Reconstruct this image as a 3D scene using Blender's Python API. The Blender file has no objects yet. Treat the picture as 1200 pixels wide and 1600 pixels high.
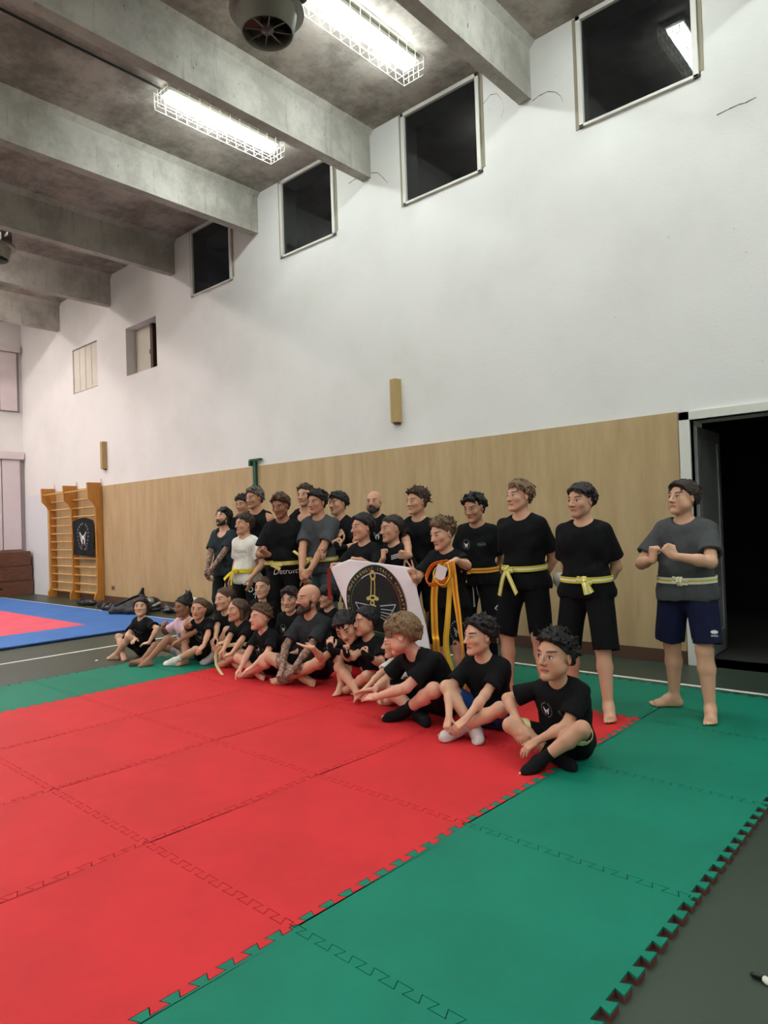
import bpy, bmesh, math, random
import numpy as np
from mathutils import Vector, Matrix
from mathutils.bvhtree import BVHTree

# ------------------------------------------------------------------ camera, world, exposure
C = bpy.context.scene
COL = C.collection
EXPOSURE = 0.0
C.view_settings.view_transform = 'Standard'
C.view_settings.look = 'None'
C.view_settings.gamma = 1
C.view_settings.use_curve_mapping = False
C.view_settings.exposure = EXPOSURE

cam_d = bpy.data.cameras.new('camera')
cam = bpy.data.objects.new('camera', cam_d)
COL.objects.link(cam)
cam_d.sensor_fit = 'HORIZONTAL'
cam_d.sensor_width = 36
cam_d.lens = 36 * 1065.83 / 1200
cam_d.clip_start = 0.05
_p, _y, _r = 0.01578, 0.72611, -0.03373          # pitch, yaw, roll of the phone
_fw = Vector((-math.sin(_y) * math.cos(_p), math.cos(_y) * math.cos(_p), math.sin(_p)))
_rt = Vector((math.cos(_y), math.sin(_y), 0)); _up = _rt.cross(_fw)
_r2 = math.cos(_r) * _rt + math.sin(_r) * _up; _u2 = -math.sin(_r) * _rt + math.cos(_r) * _up
cam.matrix_world = Matrix(((_r2.x, _u2.x, -_fw.x, 0), (_r2.y, _u2.y, -_fw.y, 0), (_r2.z, _u2.z, -_fw.z, 1.3839), (0, 0, 0, 1)))
C.camera = cam

w = bpy.data.worlds.new('night'); C.world = w; w.use_nodes = True
w.node_tree.nodes['Background'].inputs[0].default_value = (0.045, 0.045, 0.05, 1)
w.node_tree.nodes['Background'].inputs[1].default_value = 0.3
LAMP = 55.5            # emission strength of the fluorescent tubes

# ------------------------------------------------------------------ room measures (metres)
WY = 6.594             # long wall
FLOOR = -0.025         # gym floor; mats lie on it, their tops at z = 0
ZB, ZC = 5.89, 6.50    # underside of beams, ceiling
BX0, BDX = -3.535, 2.352
XL, XR, YF = -17.5, 6.0, -7.0

# ------------------------------------------------------------------ materials
def srgb(r, g, b):
    f = lambda c: (c / 255 / 12.92) if c / 255 <= 0.04045 else ((c / 255 + 0.055) / 1.055) ** 2.4
    return (f(r), f(g), f(b), 1.0)

class NT:
    """terse node builder"""
    def __init__(s, name):
        s.m = bpy.data.materials.new(name); s.m.use_nodes = True
        s.t = s.m.node_tree; s.b = s.t.nodes['Principled BSDF']
    def n(s, typ, **kw):
        x = s.t.nodes.new(typ)
        for k, v in kw.items(): setattr(x, k, v)
        return x
    def l(s, a, b): s.t.links.new(a, b)
    def math(s, op, a, b=None, c=None):
        x = s.n('ShaderNodeMath', operation=op)
        for i, v in enumerate((a, b, c)):
            if v is None: continue
            if isinstance(v, (int, float)): x.inputs[i].default_value = v
            else: s.l(v, x.inputs[i])
        return x.outputs[0]
    def mix(s, f, a, b):
        x = s.n('ShaderNodeMix', data_type='RGBA')
        for i, v in ((0, f), (6, a), (7, b)):
            if isinstance(v, (int, float, tuple)): x.inputs[i].default_value = v
            else: s.l(v, x.inputs[i])
        return x.outputs[2]
    def coord(s, which='Object', scale=None):
        o = s.n('ShaderNodeTexCoord').outputs[which]
        if scale:
            mp = s.n('ShaderNodeMapping'); mp.inputs['Scale'].default_value = scale; s.l(o, mp.inputs[0]); o = mp.outputs[0]
        return o
    def noise(s, vec, scale, detail=3, rough=0.5):
        x = s.n('ShaderNodeTexNoise'); x.inputs['Scale'].default_value = scale
        x.inputs['Detail'].default_value = detail; x.inputs['Roughness'].default_value = rough
        if vec is not None: s.l(vec, x.inputs['Vector'])
        return x.outputs[0]
    def ramp(s, f, lo, hi, a=0.0, b=1.0):
        x = s.n('ShaderNodeMapRange'); x.interpolation_type = 'SMOOTHSTEP'
        for i, v in ((1, lo), (2, hi), (3, a), (4, b)): x.inputs[i].default_value = v
        s.l(f, x.inputs[0]); return x.outputs[0]
    def bump(s, h, strength, dist=0.01):
        x = s.n('ShaderNodeBump'); x.inputs['Strength'].default_value = strength; x.inputs['Distance'].default_value = dist
        s.l(h, x.inputs['Height']); s.l(x.outputs[0], s.b.inputs['Normal'])
    def col(s, c):
        if isinstance(c, tuple): s.b.inputs['Base Color'].default_value = c
        else: s.l(c, s.b.inputs['Base Color'])
    def set(s, rough=0.7, spec=0.4, metal=0.0):
        s.b.inputs['Roughness'].default_value = rough
        s.b.inputs['Specular IOR Level'].default_value = spec
        s.b.inputs['Metallic'].default_value = metal

MATS = {}
def simple(name, rgb, rough=0.7, spec=0.4, metal=0.0, var=0.08, scale=6, bump=0.0):
    key = ('s', name)
    if key in MATS: return MATS[key]
    k = NT(name); k.set(rough, spec, metal); c = srgb(*rgb)
    n = k.noise(k.coord(), scale)
    k.col(k.mix(n, tuple(v * (1 - var) for v in c[:3]) + (1,), tuple(min(1, v * (1 + var)) for v in c[:3]) + (1,)))
    if bump: k.bump(k.noise(k.coord(), scale * 12, 2), bump)
    MATS[key] = k.m; return k.m

def mat_wall():
    k = NT('white_plaster'); k.set(0.85, 0.25)
    o = k.coord(); n = k.ramp(k.noise(o, 0.7, 5, 0.6), 0.35, 0.75); n2 = k.ramp(k.noise(o, 5, 6, 0.7), 0.64, 0.8)
    c = k.mix(n, srgb(226, 225, 222), srgb(214, 213, 208)); c = k.mix(k.math('MULTIPLY', n2, 0.25), c, srgb(188, 184, 172))
    sp = k.ramp(k.noise(k.coord('Object', (1, 1, 1)), 26, 2), 0.75, 0.8)
    k.col(k.mix(k.math('MULTIPLY', sp, 0.35), c, srgb(120, 115, 105))); k.bump(k.noise(o, 40, 3), 0.12); return k.m

def mat_concrete(name, a, b):
    k = NT(name); k.set(0.85, 0.25); o = k.coord()
    big = k.ramp(k.noise(o, 1.5, 8, 0.7), 0.36, 0.66); c = k.mix(big, srgb(*a), srgb(*b))
    st = k.ramp(k.noise(k.coord('Object', (9, 9, 0.9)), 1.6, 4, 0.6), 0.56, 0.76)
    c = k.mix(k.math('MULTIPLY', st, 0.45), c, srgb(*[v * 0.62 for v in a]))
    pit = k.ramp(k.noise(k.coord('Object', (3, 3, 1)), 7, 2), 0.72, 0.76)
    k.col(k.mix(k.math('MULTIPLY', pit, 0.6), c, srgb(70, 66, 56))); k.bump(k.noise(o, 25, 4), 0.25); return k.m

def mat_panel():
    k = NT('tan_plywood'); k.set(0.6, 0.3); o = k.coord('Object', (1, 1, 0.16))
    g = k.ramp(k.noise(o, 6, 6, 0.65), 0.3, 0.7); c = k.mix(g, srgb(186, 161, 122), srgb(172, 146, 106))
    s = k.ramp(k.noise(k.coord('Object', (6, 1, 0.5)), 3.0, 4, 0.6), 0.6, 0.8); c = k.mix(k.math('MULTIPLY', s, 0.4), c, srgb(148, 122, 86))
    sp = k.ramp(k.noise(k.coord('Object', (3, 1, 1)), 9, 2), 0.74, 0.78)
    k.col(k.mix(k.math('MULTIPLY', sp, 0.5), c, srgb(95, 75, 50))); return k.m

def mat_mat(name, rgb):
    k = NT(name); k.set(0.62, 0.22); o = k.coord('Object'); c = srgb(*rgb)
    n = k.ramp(k.noise(o, 1.7, 5, 0.65), 0.3, 0.75); c = k.mix(n, c, tuple(v * 0.82 for v in c[:3]) + (1,))
    sp = k.ramp(k.noise(o, 11, 2), 0.77, 0.79); k.col(k.mix(k.math('MULTIPLY', sp, 0.3), c, (0.03, 0.02, 0.02, 1)))
    k.bump(k.noise(o, 260, 2), 0.25, 0.004); return k.m

def mat_floor():
    k = NT('green_grey_gym_floor'); k.set(0.42, 0.4); o = k.coord()
    n = k.ramp(k.noise(o, 0.8, 5, 0.6), 0.3, 0.75); k.col(k.mix(n, srgb(55, 66, 54), srgb(48, 58, 48)))
    return k.m

def mat_wood(name, a, b, rough=0.45, axis=(12, 12, 1)):
    k = NT(name); k.set(rough, 0.4); o = k.coord('Object', axis)
    k.col(k.mix(k.ramp(k.noise(o, 3, 5, 0.6), 0.3, 0.7), srgb(*a), srgb(*b))); return k.m

def mat_emit(name, rgb, s):
    k = NT(name); k.set(0.4); k.col(srgb(*rgb))
    k.b.inputs['Emission Color'].default_value = srgb(*rgb); k.b.inputs['Emission Strength'].default_value = s; return k.m

def mat_glass():
    k = NT('night_glass'); k.set(0.03, 0.5)
    k.col(srgb(150, 155, 160)); k.b.inputs['Transmission Weight'].default_value = 1.0; k.b.inputs['IOR'].default_value = 1.45
    return k.m

def mat_cloth(rgb, rough=0.9):
    key = ('c',) + tuple(rgb)
    if key in MATS: return MATS[key]
    k = NT('cloth_%d_%d_%d' % tuple(rgb)); k.set(rough, 0.2); o = k.coord(); c = srgb(*rgb)
    n = k.noise(o, 9, 4); k.col(k.mix(n, tuple(v * 0.8 for v in c[:3]) + (1,), tuple(min(1, v * 1.2) for v in c[:3]) + (1,)))
    k.bump(k.noise(k.coord('Object', (1, 1, 0.5)), 22, 3), 0.5, 0.02)
    MATS[key] = k.m; return k.m

def mat_belt(name, a, b, lo=-0.3, hi=0.3):
    """belt with a centre stripe; 'across' runs -1..1 over the width"""
    key = ('b', name)
    if key in MATS: return MATS[key]
    k = NT(name); k.set(0.8, 0.25); at = k.n('ShaderNodeAttribute', attribute_name='across').outputs['Fac']
    f = k.math('MULTIPLY', k.math('GREATER_THAN', at, lo), k.math('LESS_THAN', at, hi))
    k.col(k.mix(f, srgb(*a), srgb(*b))); k.bump(k.noise(k.coord(), 150, 2), 0.4, 0.003)
    MATS[key] = k.m; return k.m

def mat_hair(rgb, hi=None):
    key = ('h',) + tuple(rgb) + tuple(hi or ())
    if key in MATS: return MATS[key]
    k = NT('hair_%d_%d_%d' % tuple(rgb)); k.set(0.55, 0.35); c = srgb(*rgb); h2 = srgb(*hi) if hi else tuple(min(1, v * 2.2) for v in c[:3]) + (1,)
    n = k.ramp(k.noise(k.coord('Object', (1, 1, 0.35)), 90, 3, 0.6), 0.35, 0.8); k.col(k.mix(n, c, h2))
    k.bump(k.noise(k.coord('Object', (1, 1, 0.35)), 120, 3), 0.9, 0.01)
    MATS[key] = k.m; return k.m

def mat_skin(tone, brow=(40, 30, 25), lips=None, stubble=0.0, tattoo=False):
    key = ('k',) + tuple(tone) + tuple(brow) + (stubble, tattoo)
    if key in MATS: return MATS[key]
    k = NT('skin'); k.set(0.5, 0.35); c = srgb(*tone)
    lip = srgb(*(lips or (tone[0] * 0.86, tone[1] * 0.62, tone[2] * 0.62)))
    at = k.n('ShaderNodeAttribute', attribute_name='head_coord'); sx = k.n('ShaderNodeSeparateXYZ'); k.l(at.outputs['Vector'], sx.inputs[0])
    x, y, z = sx.outputs; M = k.math
    ax = M('ABSOLUTE', x)
    hm = M('MULTIPLY', k.n('ShaderNodeAttribute', attribute_name='is_head').outputs['Fac'], M('LESS_THAN', y, -0.12))
    def ell(cx, cz, rx, rz, u=ax, v=z):
        a = M('DIVIDE', M('SUBTRACT', u, cx), rx); b = M('DIVIDE', M('SUBTRACT', v, cz), rz)
        return M('MULTIPLY', hm, M('LESS_THAN', M('ADD', M('MULTIPLY', a, a), M('MULTIPLY', b, b)), 1.0))
    n = k.noise(k.coord(), 14, 3)
    base = k.mix(n, tuple(v * 0.92 for v in c[:3]) + (1,), tuple(min(1, v * 1.06) for v in c[:3]) + (1,))
    chk = ell(0.2, -0.13, 0.12, 0.1); base = k.mix(M('MULTIPLY', chk, 0.12), base, srgb(min(255, tone[0] * 1.0), tone[1] * 0.78, tone[2] * 0.75))
    if stubble:
        sb = M('MULTIPLY', hm, k.ramp(z, -0.12, -0.28)); base = k.mix(M('MULTIPLY', sb, stubble), base, srgb(*[v * 0.45 for v in tone]))
    if tattoo:
        ta = k.n('ShaderNodeAttribute', attribute_name='ink').outputs['Fac']
        v = k.n('ShaderNodeTexVoronoi', feature='DISTANCE_TO_EDGE'); v.inputs['Scale'].default_value = 22; k.l(k.coord(), v.inputs['Vector'])
        p = M('MAXIMUM', k.ramp(v.outputs['Distance'], 0.12, 0.02), k.ramp(k.noise(k.coord(), 30, 4, 0.7), 0.45, 0.6))
        base = k.mix(M('MULTIPLY', ta, 0.38), base, srgb(70, 66, 64)); base = k.mix(M('MULTIPLY', M('MULTIPLY', ta, p), 0.75), base, srgb(44, 42, 43))
    arch = M('SUBTRACT', z, M('MULTIPLY', M('SUBTRACT', ax, 0.12), 0.12))
    base = k.mix(M('MULTIPLY', ell(0, -0.268, 0.12, 0.042, x), 0.75), base, lip)
    base = k.mix(ell(0, -0.268, 0.115, 0.007, x), base, srgb(70, 30, 28))
    base = k.mix(M('MULTIPLY', ell(0.16, 0.125, 0.095, 0.026, ax, arch), 0.9), base, srgb(*brow))
    base = k.mix(ell(0.15, 0.018, 0.072, 0.038), base, srgb(45, 30, 26))
    base = k.mix(ell(0.15, 0.009, 0.064, 0.027), base, srgb(215, 208, 200))
    base = k.mix(ell(0.15, 0.011, 0.029, 0.028), base, srgb(35, 22, 16))
    base = k.mix(M('MULTIPLY', ell(0.045, -0.155, 0.022, 0.012), 0.7), base, srgb(70, 38, 32))
    k.col(base)
    k.b.inputs['Subsurface Weight'].default_value = 0.0
    MATS[key] = k.m; return k.m

# ------------------------------------------------------------------ objects and tags
def link(name, me, m, parent=None):
    o = bpy.data.objects.new(name, me); COL.objects.link(o)
    if m is not None:
        for x in (m if isinstance(m, (list, tuple)) else [m]): me.materials.append(x)
    if parent is not None: o.parent = parent
    return o
def tag(o, label=None, cat=None, group=None, kind=None):
    if label: o['label'] = label
    if cat: o['category'] = cat
    if group: o['group'] = group
    if kind: o['kind'] = kind
    return o
def empty(name, loc, rz=0):
    o = bpy.data.objects.new(name, None); COL.objects.link(o); o.location = loc; o.rotation_euler = (0, 0, rz); o.empty_display_size = 0.1
    return o
class MB:
    """collects simple solids and links them as one mesh"""
    def __init__(s): s.v = []; s.f = []; s.mi = []
    def add(s, vs, fs, mi=0):
        n = len(s.v); s.v += [tuple(p) for p in vs]; s.f += [tuple(n + i for i in f) for f in fs]; s.mi += [mi] * len(fs)
    def box(s, x0, x1, y0, y1, z0, z1, mi=0):
        v = [(x, y, z) for z in (z0, z1) for y in (y0, y1) for x in (x0, x1)]
        s.add(v, [(0, 2, 3, 1), (4, 5, 7, 6), (0, 1, 5, 4), (1, 3, 7, 5), (3, 2, 6, 7), (2, 0, 4, 6)], mi); return s
    def tube(s, pts, r, n=8, mi=0):
        pts = [Vector(p) for p in pts]; rings = []
        for i, p in enumerate(pts):
            d = (pts[min(i + 1, len(pts) - 1)] - pts[max(i - 1, 0)]).normalized()
            a = d.cross(Vector((0, 0, 1)) if abs(d.z) < 0.9 else Vector((1, 0, 0))).normalized(); b = d.cross(a)
            rr = r[i] if isinstance(r, (list, tuple)) else r
            rings.append([p + (a * math.cos(t) + b * math.sin(t)) * rr for t in [2 * math.pi * j / n for j in range(n)]])
        vs = [q for g in rings for q in g]; fs = []
        for i in range(len(pts) - 1):
            for j in range(n): fs.append((i * n + j, i * n + (j + 1) % n, (i + 1) * n + (j + 1) % n, (i + 1) * n + j))
        fs.append(tuple(reversed(range(n)))); fs.append(tuple((len(pts) - 1) * n + j for j in range(n)))
        s.add(vs, fs, mi); return s
    def lathe(s, prof, c=(0, 0, 0), n=40, mi=0):
        vs = [(c[0] + r * math.cos(2 * math.pi * j / n), c[1] + r * math.sin(2 * math.pi * j / n), c[2] + z) for r, z in prof for j in range(n)]
        fs = [(i * n + j, i * n + (j + 1) % n, (i + 1) * n + (j + 1) % n, (i + 1) * n + j) for i in range(len(prof) - 1) for j in range(n)]
        s.add(vs, fs, mi); return s
    def prism(s, poly, f, d, mi=0):
        """poly: 2-D outline; f maps (a, b, t) to a point, t in {0, d}"""
        n = len(poly); vs = [f(a, b, 0) for a, b in poly] + [f(a, b, d) for a, b in poly]
        s.add(vs, [tuple(range(n)), tuple(reversed(range(n, 2 * n)))] + [(i, n + i, n + (i + 1) % n, (i + 1) % n) for i in range(n)], mi); return s
    def build(s, name, m, parent=None, bevel=0, smooth=False):
        me = bpy.data.meshes.new(name); me.from_pydata([tuple(p) for p in s.v], [], s.f); me.update()
        for p, i in zip(me.polygons, s.mi): p.material_index = i
        bm = bmesh.new(); bm.from_mesh(me); bmesh.ops.recalc_face_normals(bm, faces=bm.faces); bm.to_mesh(me); bm.free()
        if smooth:
            for p in me.polygons: p.use_smooth = True
        o = link(name, me, m, parent)
        if bevel:
            md = o.modifiers.new('edges', 'BEVEL'); md.width = bevel; md.segments = 2; md.limit_method = 'ANGLE'
        return o
def struct(name, mb, m, parent=None, **kw):
    o = mb.build(name, m, parent, **kw)
    if parent is None: o['kind'] = 'structure'
    return o
# ------------------------------------------------------------------ room shell
M_WALL = mat_wall(); M_CONC = mat_concrete('board_marked_concrete', (182, 179, 170), (150, 147, 138)); M_CEIL = mat_concrete('ceiling_concrete', (184, 176, 167), (128, 121, 113))
M_PANEL = mat_panel(); M_FLOOR = mat_floor(); M_LINE = simple('white_line_paint', (215, 218, 208), 0.5); M_FRAME = simple('white_painted_frame', (214, 212, 204), 0.5, var=0.04)
M_GLASS = mat_glass(); M_DARK = simple('unlit_dark', (26, 25, 25), 0.9); M_JAMB = simple('raw_plaster_jamb', (150, 142, 124), 0.9)
M_BROWN = simple('brown_skirting', (84, 60, 46), 0.6); M_GREYMETAL = simple('aluminium', (165, 166, 164), 0.35, metal=0.6)

struct('floor', MB().box(XL - 0.3, XR + 0.3, YF - 0.3, WY + 0.4, FLOOR - 0.2, FLOOR), M_FLOOR)
ln = MB(); ln.box(XL, XR, 5.775, 5.825, FLOOR, FLOOR + 0.0025); struct('floor_line', ln, M_LINE)
struct('floor_line', MB().box(-8.18, -8.13, YF, 5.775, FLOOR, FLOOR + 0.0025), M_LINE)

# long wall with holes for windows and the door: columns of boxes
TH = 0.35
holes = []
WIN = [(-3.04 - BDX * i, -1.825 - BDX * i, 5.34, 6.485) for i in range(4)]
WIN = [(-3.04, -1.825, 5.34, 6.485), (-5.385, -4.17, 5.335, 6.485), (-7.745, -6.55, 5.345, 6.485), (-10.11, -8.91, 5.345, 6.485)]
HATCH = [(-12.39, -11.27, 4.385, 5.31), (-14.71, -13.585, 4.385, 5.335)]
DOOR = (-2.04, 0.30, FLOOR, 2.235)
holes = WIN + HATCH + [DOOR, (-0.69, 0.52, 5.34, 6.485)]
xs = sorted({XL - 0.3, XR + 0.3} | {h[0] for h in holes} | {h[1] for h in holes})
wl = MB()
for a, b in zip(xs[:-1], xs[1:]):
    hs = sorted([h for h in holes if h[0] < (a + b) / 2 < h[1]], key=lambda h: h[2]); z = FLOOR - 0.2
    for h in hs: 
        if h[2] > z: wl.box(a, b, WY, WY + TH, z, h[2])
        z = h[3]
    wl.box(a, b, WY, WY + TH, z, ZC + 0.2)
struct('wall_back', wl, M_WALL)
struct('wall_left', MB().box(XL - 0.3, XL, YF - 0.3, WY, FLOOR - 0.2, ZC + 0.2), M_WALL)
struct('wall_right', MB().box(XR, XR + 0.3, YF - 0.3, WY, FLOOR - 0.2, ZC + 0.2), M_WALL)
struct('wall_front', MB().box(XL, XR, YF - 0.3, YF, FLOOR - 0.2, ZC + 0.2), M_WALL)
struct('ceiling', MB().box(XL - 0.3, XR + 0.3, YF - 0.3, WY, ZC, ZC + 0.2), M_CEIL)
# narrow T beams with chamfered haunches
k = -4
while BX0 - k * BDX > XL:
    xr = BX0 - k * BDX; xl = xr - 0.15
    if xr < XR:
        poly = [(xl, ZB), (xr, ZB), (xr, ZC - 0.07), (xr + 0.07, ZC), (xl - 0.07, ZC), (xl, ZC - 0.07)]
        b = MB().prism(poly, lambda a, c, t: (a, YF + t, c), WY - YF); struct('ceiling_beam', b, M_CONC)
    k += 1
# cast patch where the last windows were cut out: dark damp stains follow the noise of the concrete

def crack(pts, w):
    b = MB()
    for (x0, z0), (x1, z1) in zip(pts[:-1], pts[1:]):
        b.add([(x0, WY - 0.0012, z0 - w), (x1, WY - 0.0012, z1 - w * 0.6), (x1, WY - 0.0012, z1 + w * 0.6), (x0, WY - 0.0012, z0 + w)], [(0, 1, 2, 3)])
    struct('wall_crack', b, simple('crack_grey', (96, 90, 78), 0.9))
crack([(-6.289, 5.959), (-6.192, 5.976), (-6.086, 5.972), (-5.97, 5.963), (-5.857, 5.947), (-5.768, 5.914), (-5.683, 5.825), (-5.6, 5.72)], 0.006)
crack([(-3.521, 5.863), (-3.443, 5.884), (-3.338, 5.885), (-3.251, 5.839), (-3.195, 5.774), (-3.169, 5.695)], 0.005)
crack([(-1.705, 4.936), (-1.599, 4.948), (-1.521, 4.953), (-1.47, 4.945), (-1.384, 4.956)], 0.006)
crack([(-4.145, 6.10), (-4.04, 6.163), (-3.957, 6.14), (-3.894, 6.04), (-3.87, 5.93), (-3.914, 5.845)], 0.004)
# plywood wainscot, skirting and joints
pn = MB(); px = [-16.17, -14.2, -12.2, -10.2, -8.2, -6.2, -4.2, -2.145]
for a, b in zip(px[:-1], px[1:]): pn.box(a + 0.001, b - 0.001, WY - 0.018, WY, 0.10, 2.325)
struct('trim_1', pn, M_PANEL)
struct('baseboard_back', MB().box(-16.17, -2.145, WY - 0.022, WY, FLOOR, 0.10), M_BROWN, bevel=0.003)

def window(n, x0, x1, z0, z1):
    fr = MB(); y0, y1, t = WY - 0.03, WY + 0.06, 0.05
    a, b = x0 + 0.045, x1 - 0.01
    fr.box(a, a + t, y0, y1, z0, z1); fr.box(b - t, b, y0, y1, z0, z1); fr.box(a, b, y0, y1, z0, z0 + 0.03); fr.box(a, b, y0, y1, z1 - t, z1)
    o = struct('window_%d' % n, fr, M_FRAME, bevel=0.004)
    MB().box(a + t - 0.01, b - t + 0.01, WY + 0.005, WY + 0.012, z0 + 0.02, z1 - t + 0.01).build('window_pane', M_GLASS, o)
    MB().box(x0, a, WY - 0.006, WY + 0.08, z0, z1).build('window_jamb', M_JAMB, o)
    MB().box(b, x1 + 0.03, WY - 0.006, WY + 0.02, z0 + 0.05, z1).build('window_jamb', M_JAMB, o)
    nb = MB(); nb.box(x0 - 0.05, x1 + 0.05, WY + TH + 0.9, WY + TH + 0.95, z0 - 0.5, z1 + 0.5)
    return o
for i, wv in enumerate(WIN): window(i + 1, *wv)
# night outside: only the dark sky of the world behind these panes

# hatch with its open shutter, and the slatted vent cover
x0, x1, z0, z1 = HATCH[0]
hb = MB(); hb.box(x0 - 0.02, x1 + 0.02, WY + 0.9, WY + 0.93, z0 - 0.02, z1 + 0.02)
hb.box(x0 - 0.03, x0, WY + TH, WY + 0.93, z0, z1); hb.box(x1, x1 + 0.03, WY + TH, WY + 0.93, z0, z1); hb.box(x0, x1, WY + TH, WY + 0.93, z0 - 0.03, z0); hb.box(x0, x1, WY + TH, WY + 0.93, z1, z1 + 0.03)
h5 = struct('window_5', hb, M_DARK)
MB().box(x0 + 0.02, x0 + 0.60, WY + 0.20, WY + 0.23, z0 + 0.01, z1 - 0.01).build('shutter_leaf', simple('cream_shutter', (196, 190, 176), 0.6), h5, bevel=0.003)
MB().box(x0 + 0.56, x0 + 0.59, WY + 0.16, WY + 0.2, z0 + 0.36, z0 + 0.44).build('shutter_handle', M_GREYMETAL, h5)
f5 = MB(); f5.box(x0 + 0.60, x0 + 0.69, WY + 0.17, WY + 0.25, z0, z1); f5.box(x0 + 0.78, x0 + 0.82, WY + 0.22, WY + 0.27, z0, z1); f5.build('wooden_frame', simple('dark_brown_wood', (70, 48, 36), 0.6), h5)
x0, x1, z0, z1 = HATCH[1]
v6 = MB(); v6.box(x0, x1, WY + 0.055, WY + 0.08, z0, z1); h6 = struct('window_6', v6, simple('grey_recess', (140, 136, 124), 0.8))
sl = MB()
for q in range(4):
    a = x0 + 0.01 + q * (x1 - x0 - 0.02) / 4; sl.box(a + 0.008, a + (x1 - x0 - 0.02) / 4 - 0.008, WY + 0.02, WY + 0.05, z0 + 0.02, z1 - 0.02)
sl.build('slats', simple('cream_slats', (205, 200, 186), 0.6, var=0.06), h6, bevel=0.004)

# door: white frame, dark vestibule behind, aluminium leaf swung out
DX0, DX1, DZ0, DZ1 = DOOR
fr = MB(); fr.box(DX0 - 0.095, DX0, WY - 0.03, WY + 0.1, FLOOR, DZ1 + 0.08); fr.box(DX1, DX1 + 0.09, WY - 0.03, WY + 0.1, FLOOR, DZ1 + 0.08); fr.box(DX0 - 0.095, DX1 + 0.09, WY - 0.03, WY + 0.1, DZ1, DZ1 + 0.08)
d1 = struct('door_1', fr, M_FRAME, bevel=0.004)
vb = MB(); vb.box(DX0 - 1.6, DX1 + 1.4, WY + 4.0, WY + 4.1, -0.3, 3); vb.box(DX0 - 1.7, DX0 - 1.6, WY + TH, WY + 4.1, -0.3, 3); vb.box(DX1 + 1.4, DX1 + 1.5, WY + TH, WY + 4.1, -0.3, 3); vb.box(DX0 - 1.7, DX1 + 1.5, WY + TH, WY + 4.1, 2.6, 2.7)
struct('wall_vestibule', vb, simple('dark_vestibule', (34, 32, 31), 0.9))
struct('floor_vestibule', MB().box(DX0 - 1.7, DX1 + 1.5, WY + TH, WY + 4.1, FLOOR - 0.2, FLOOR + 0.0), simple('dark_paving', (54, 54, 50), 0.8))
lf = MB(); T = 0.045; L = 0.80
lf.box(0, 0.09, 0, T, 0, 2.19); lf.box(L - 0.09, L, 0, T, 0, 2.19); lf.box(0, L, 0, T, 0, 0.22); lf.box(0, L, 0, T, 2.07, 2.19)
leaf = lf.build('door_leaf', M_GREYMETAL, d1, bevel=0.003); leaf.location = (DX0 + 0.02, WY + 0.13, FLOOR + 0.02); leaf.rotation_euler = (0, 0, math.radians(92))
MB().box(0.08, L - 0.08, 0.012, 0.03, 0.2, 2.08).build('leaf_panel', simple('frosted_panel', (122, 124, 122), 0.4), leaf)
hd = MB(); hd.tube([(L - 0.05, T, 1.0), (L - 0.05, T + 0.05, 1.0), (L - 0.17, T + 0.05, 1.0)], 0.011); hd.build('door_handle', simple('black_handle', (30, 30, 30), 0.4), leaf)
h2 = MB(); h2.box(0, 0.03, -0.02, 0.02, 0.0, 2.19); o = h2.build('hinge_stile', M_GREYMETAL, d1); o.location = (DX0 + 0.0, WY + 0.1, FLOOR + 0.02)

# far end wall: two roller blinds and the grey-white painted return
def blind(n, y0, y1, z0, z1):
    o = struct('window_%d' % n, MB().box(XL, XL + 0.03, y0 - 0.03, y1 + 0.05, z0 - 0.02, z1), simple('blind_board', (150, 138, 140), 0.7))
    m = simple('pale_pink_blind', (216, 204, 206), 0.6, var=0.05)
    MB().box(XL + 0.03, XL + 0.12, y0 - 0.03, y1 + 0.05, z1 - 0.02, z1 + 0.16).build('blind_housing', m, o, bevel=0.006)
    sh = MB(); y = y0
    for wv in (0.9, 0.9, 0.42): 
        if y + 0.1 < y1: sh.box(XL + 0.045, XL + 0.06, y + 0.012, min(y + wv, y1) - 0.012, z0, z1 - 0.03)
        y += wv
    sh.build('blind_slats', m, o)
    return o
blind(7, 4.27, 6.47, 4.37, 5.80); blind(8, 4.27, 6.52, 1.04, 3.22)
struct('trim_2', MB().box(XL, -16.19, WY - 0.008, WY, FLOOR, 2.3), simple('pale_blue_grey_paint', (214, 217, 220), 0.7, var=0.03))

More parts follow.
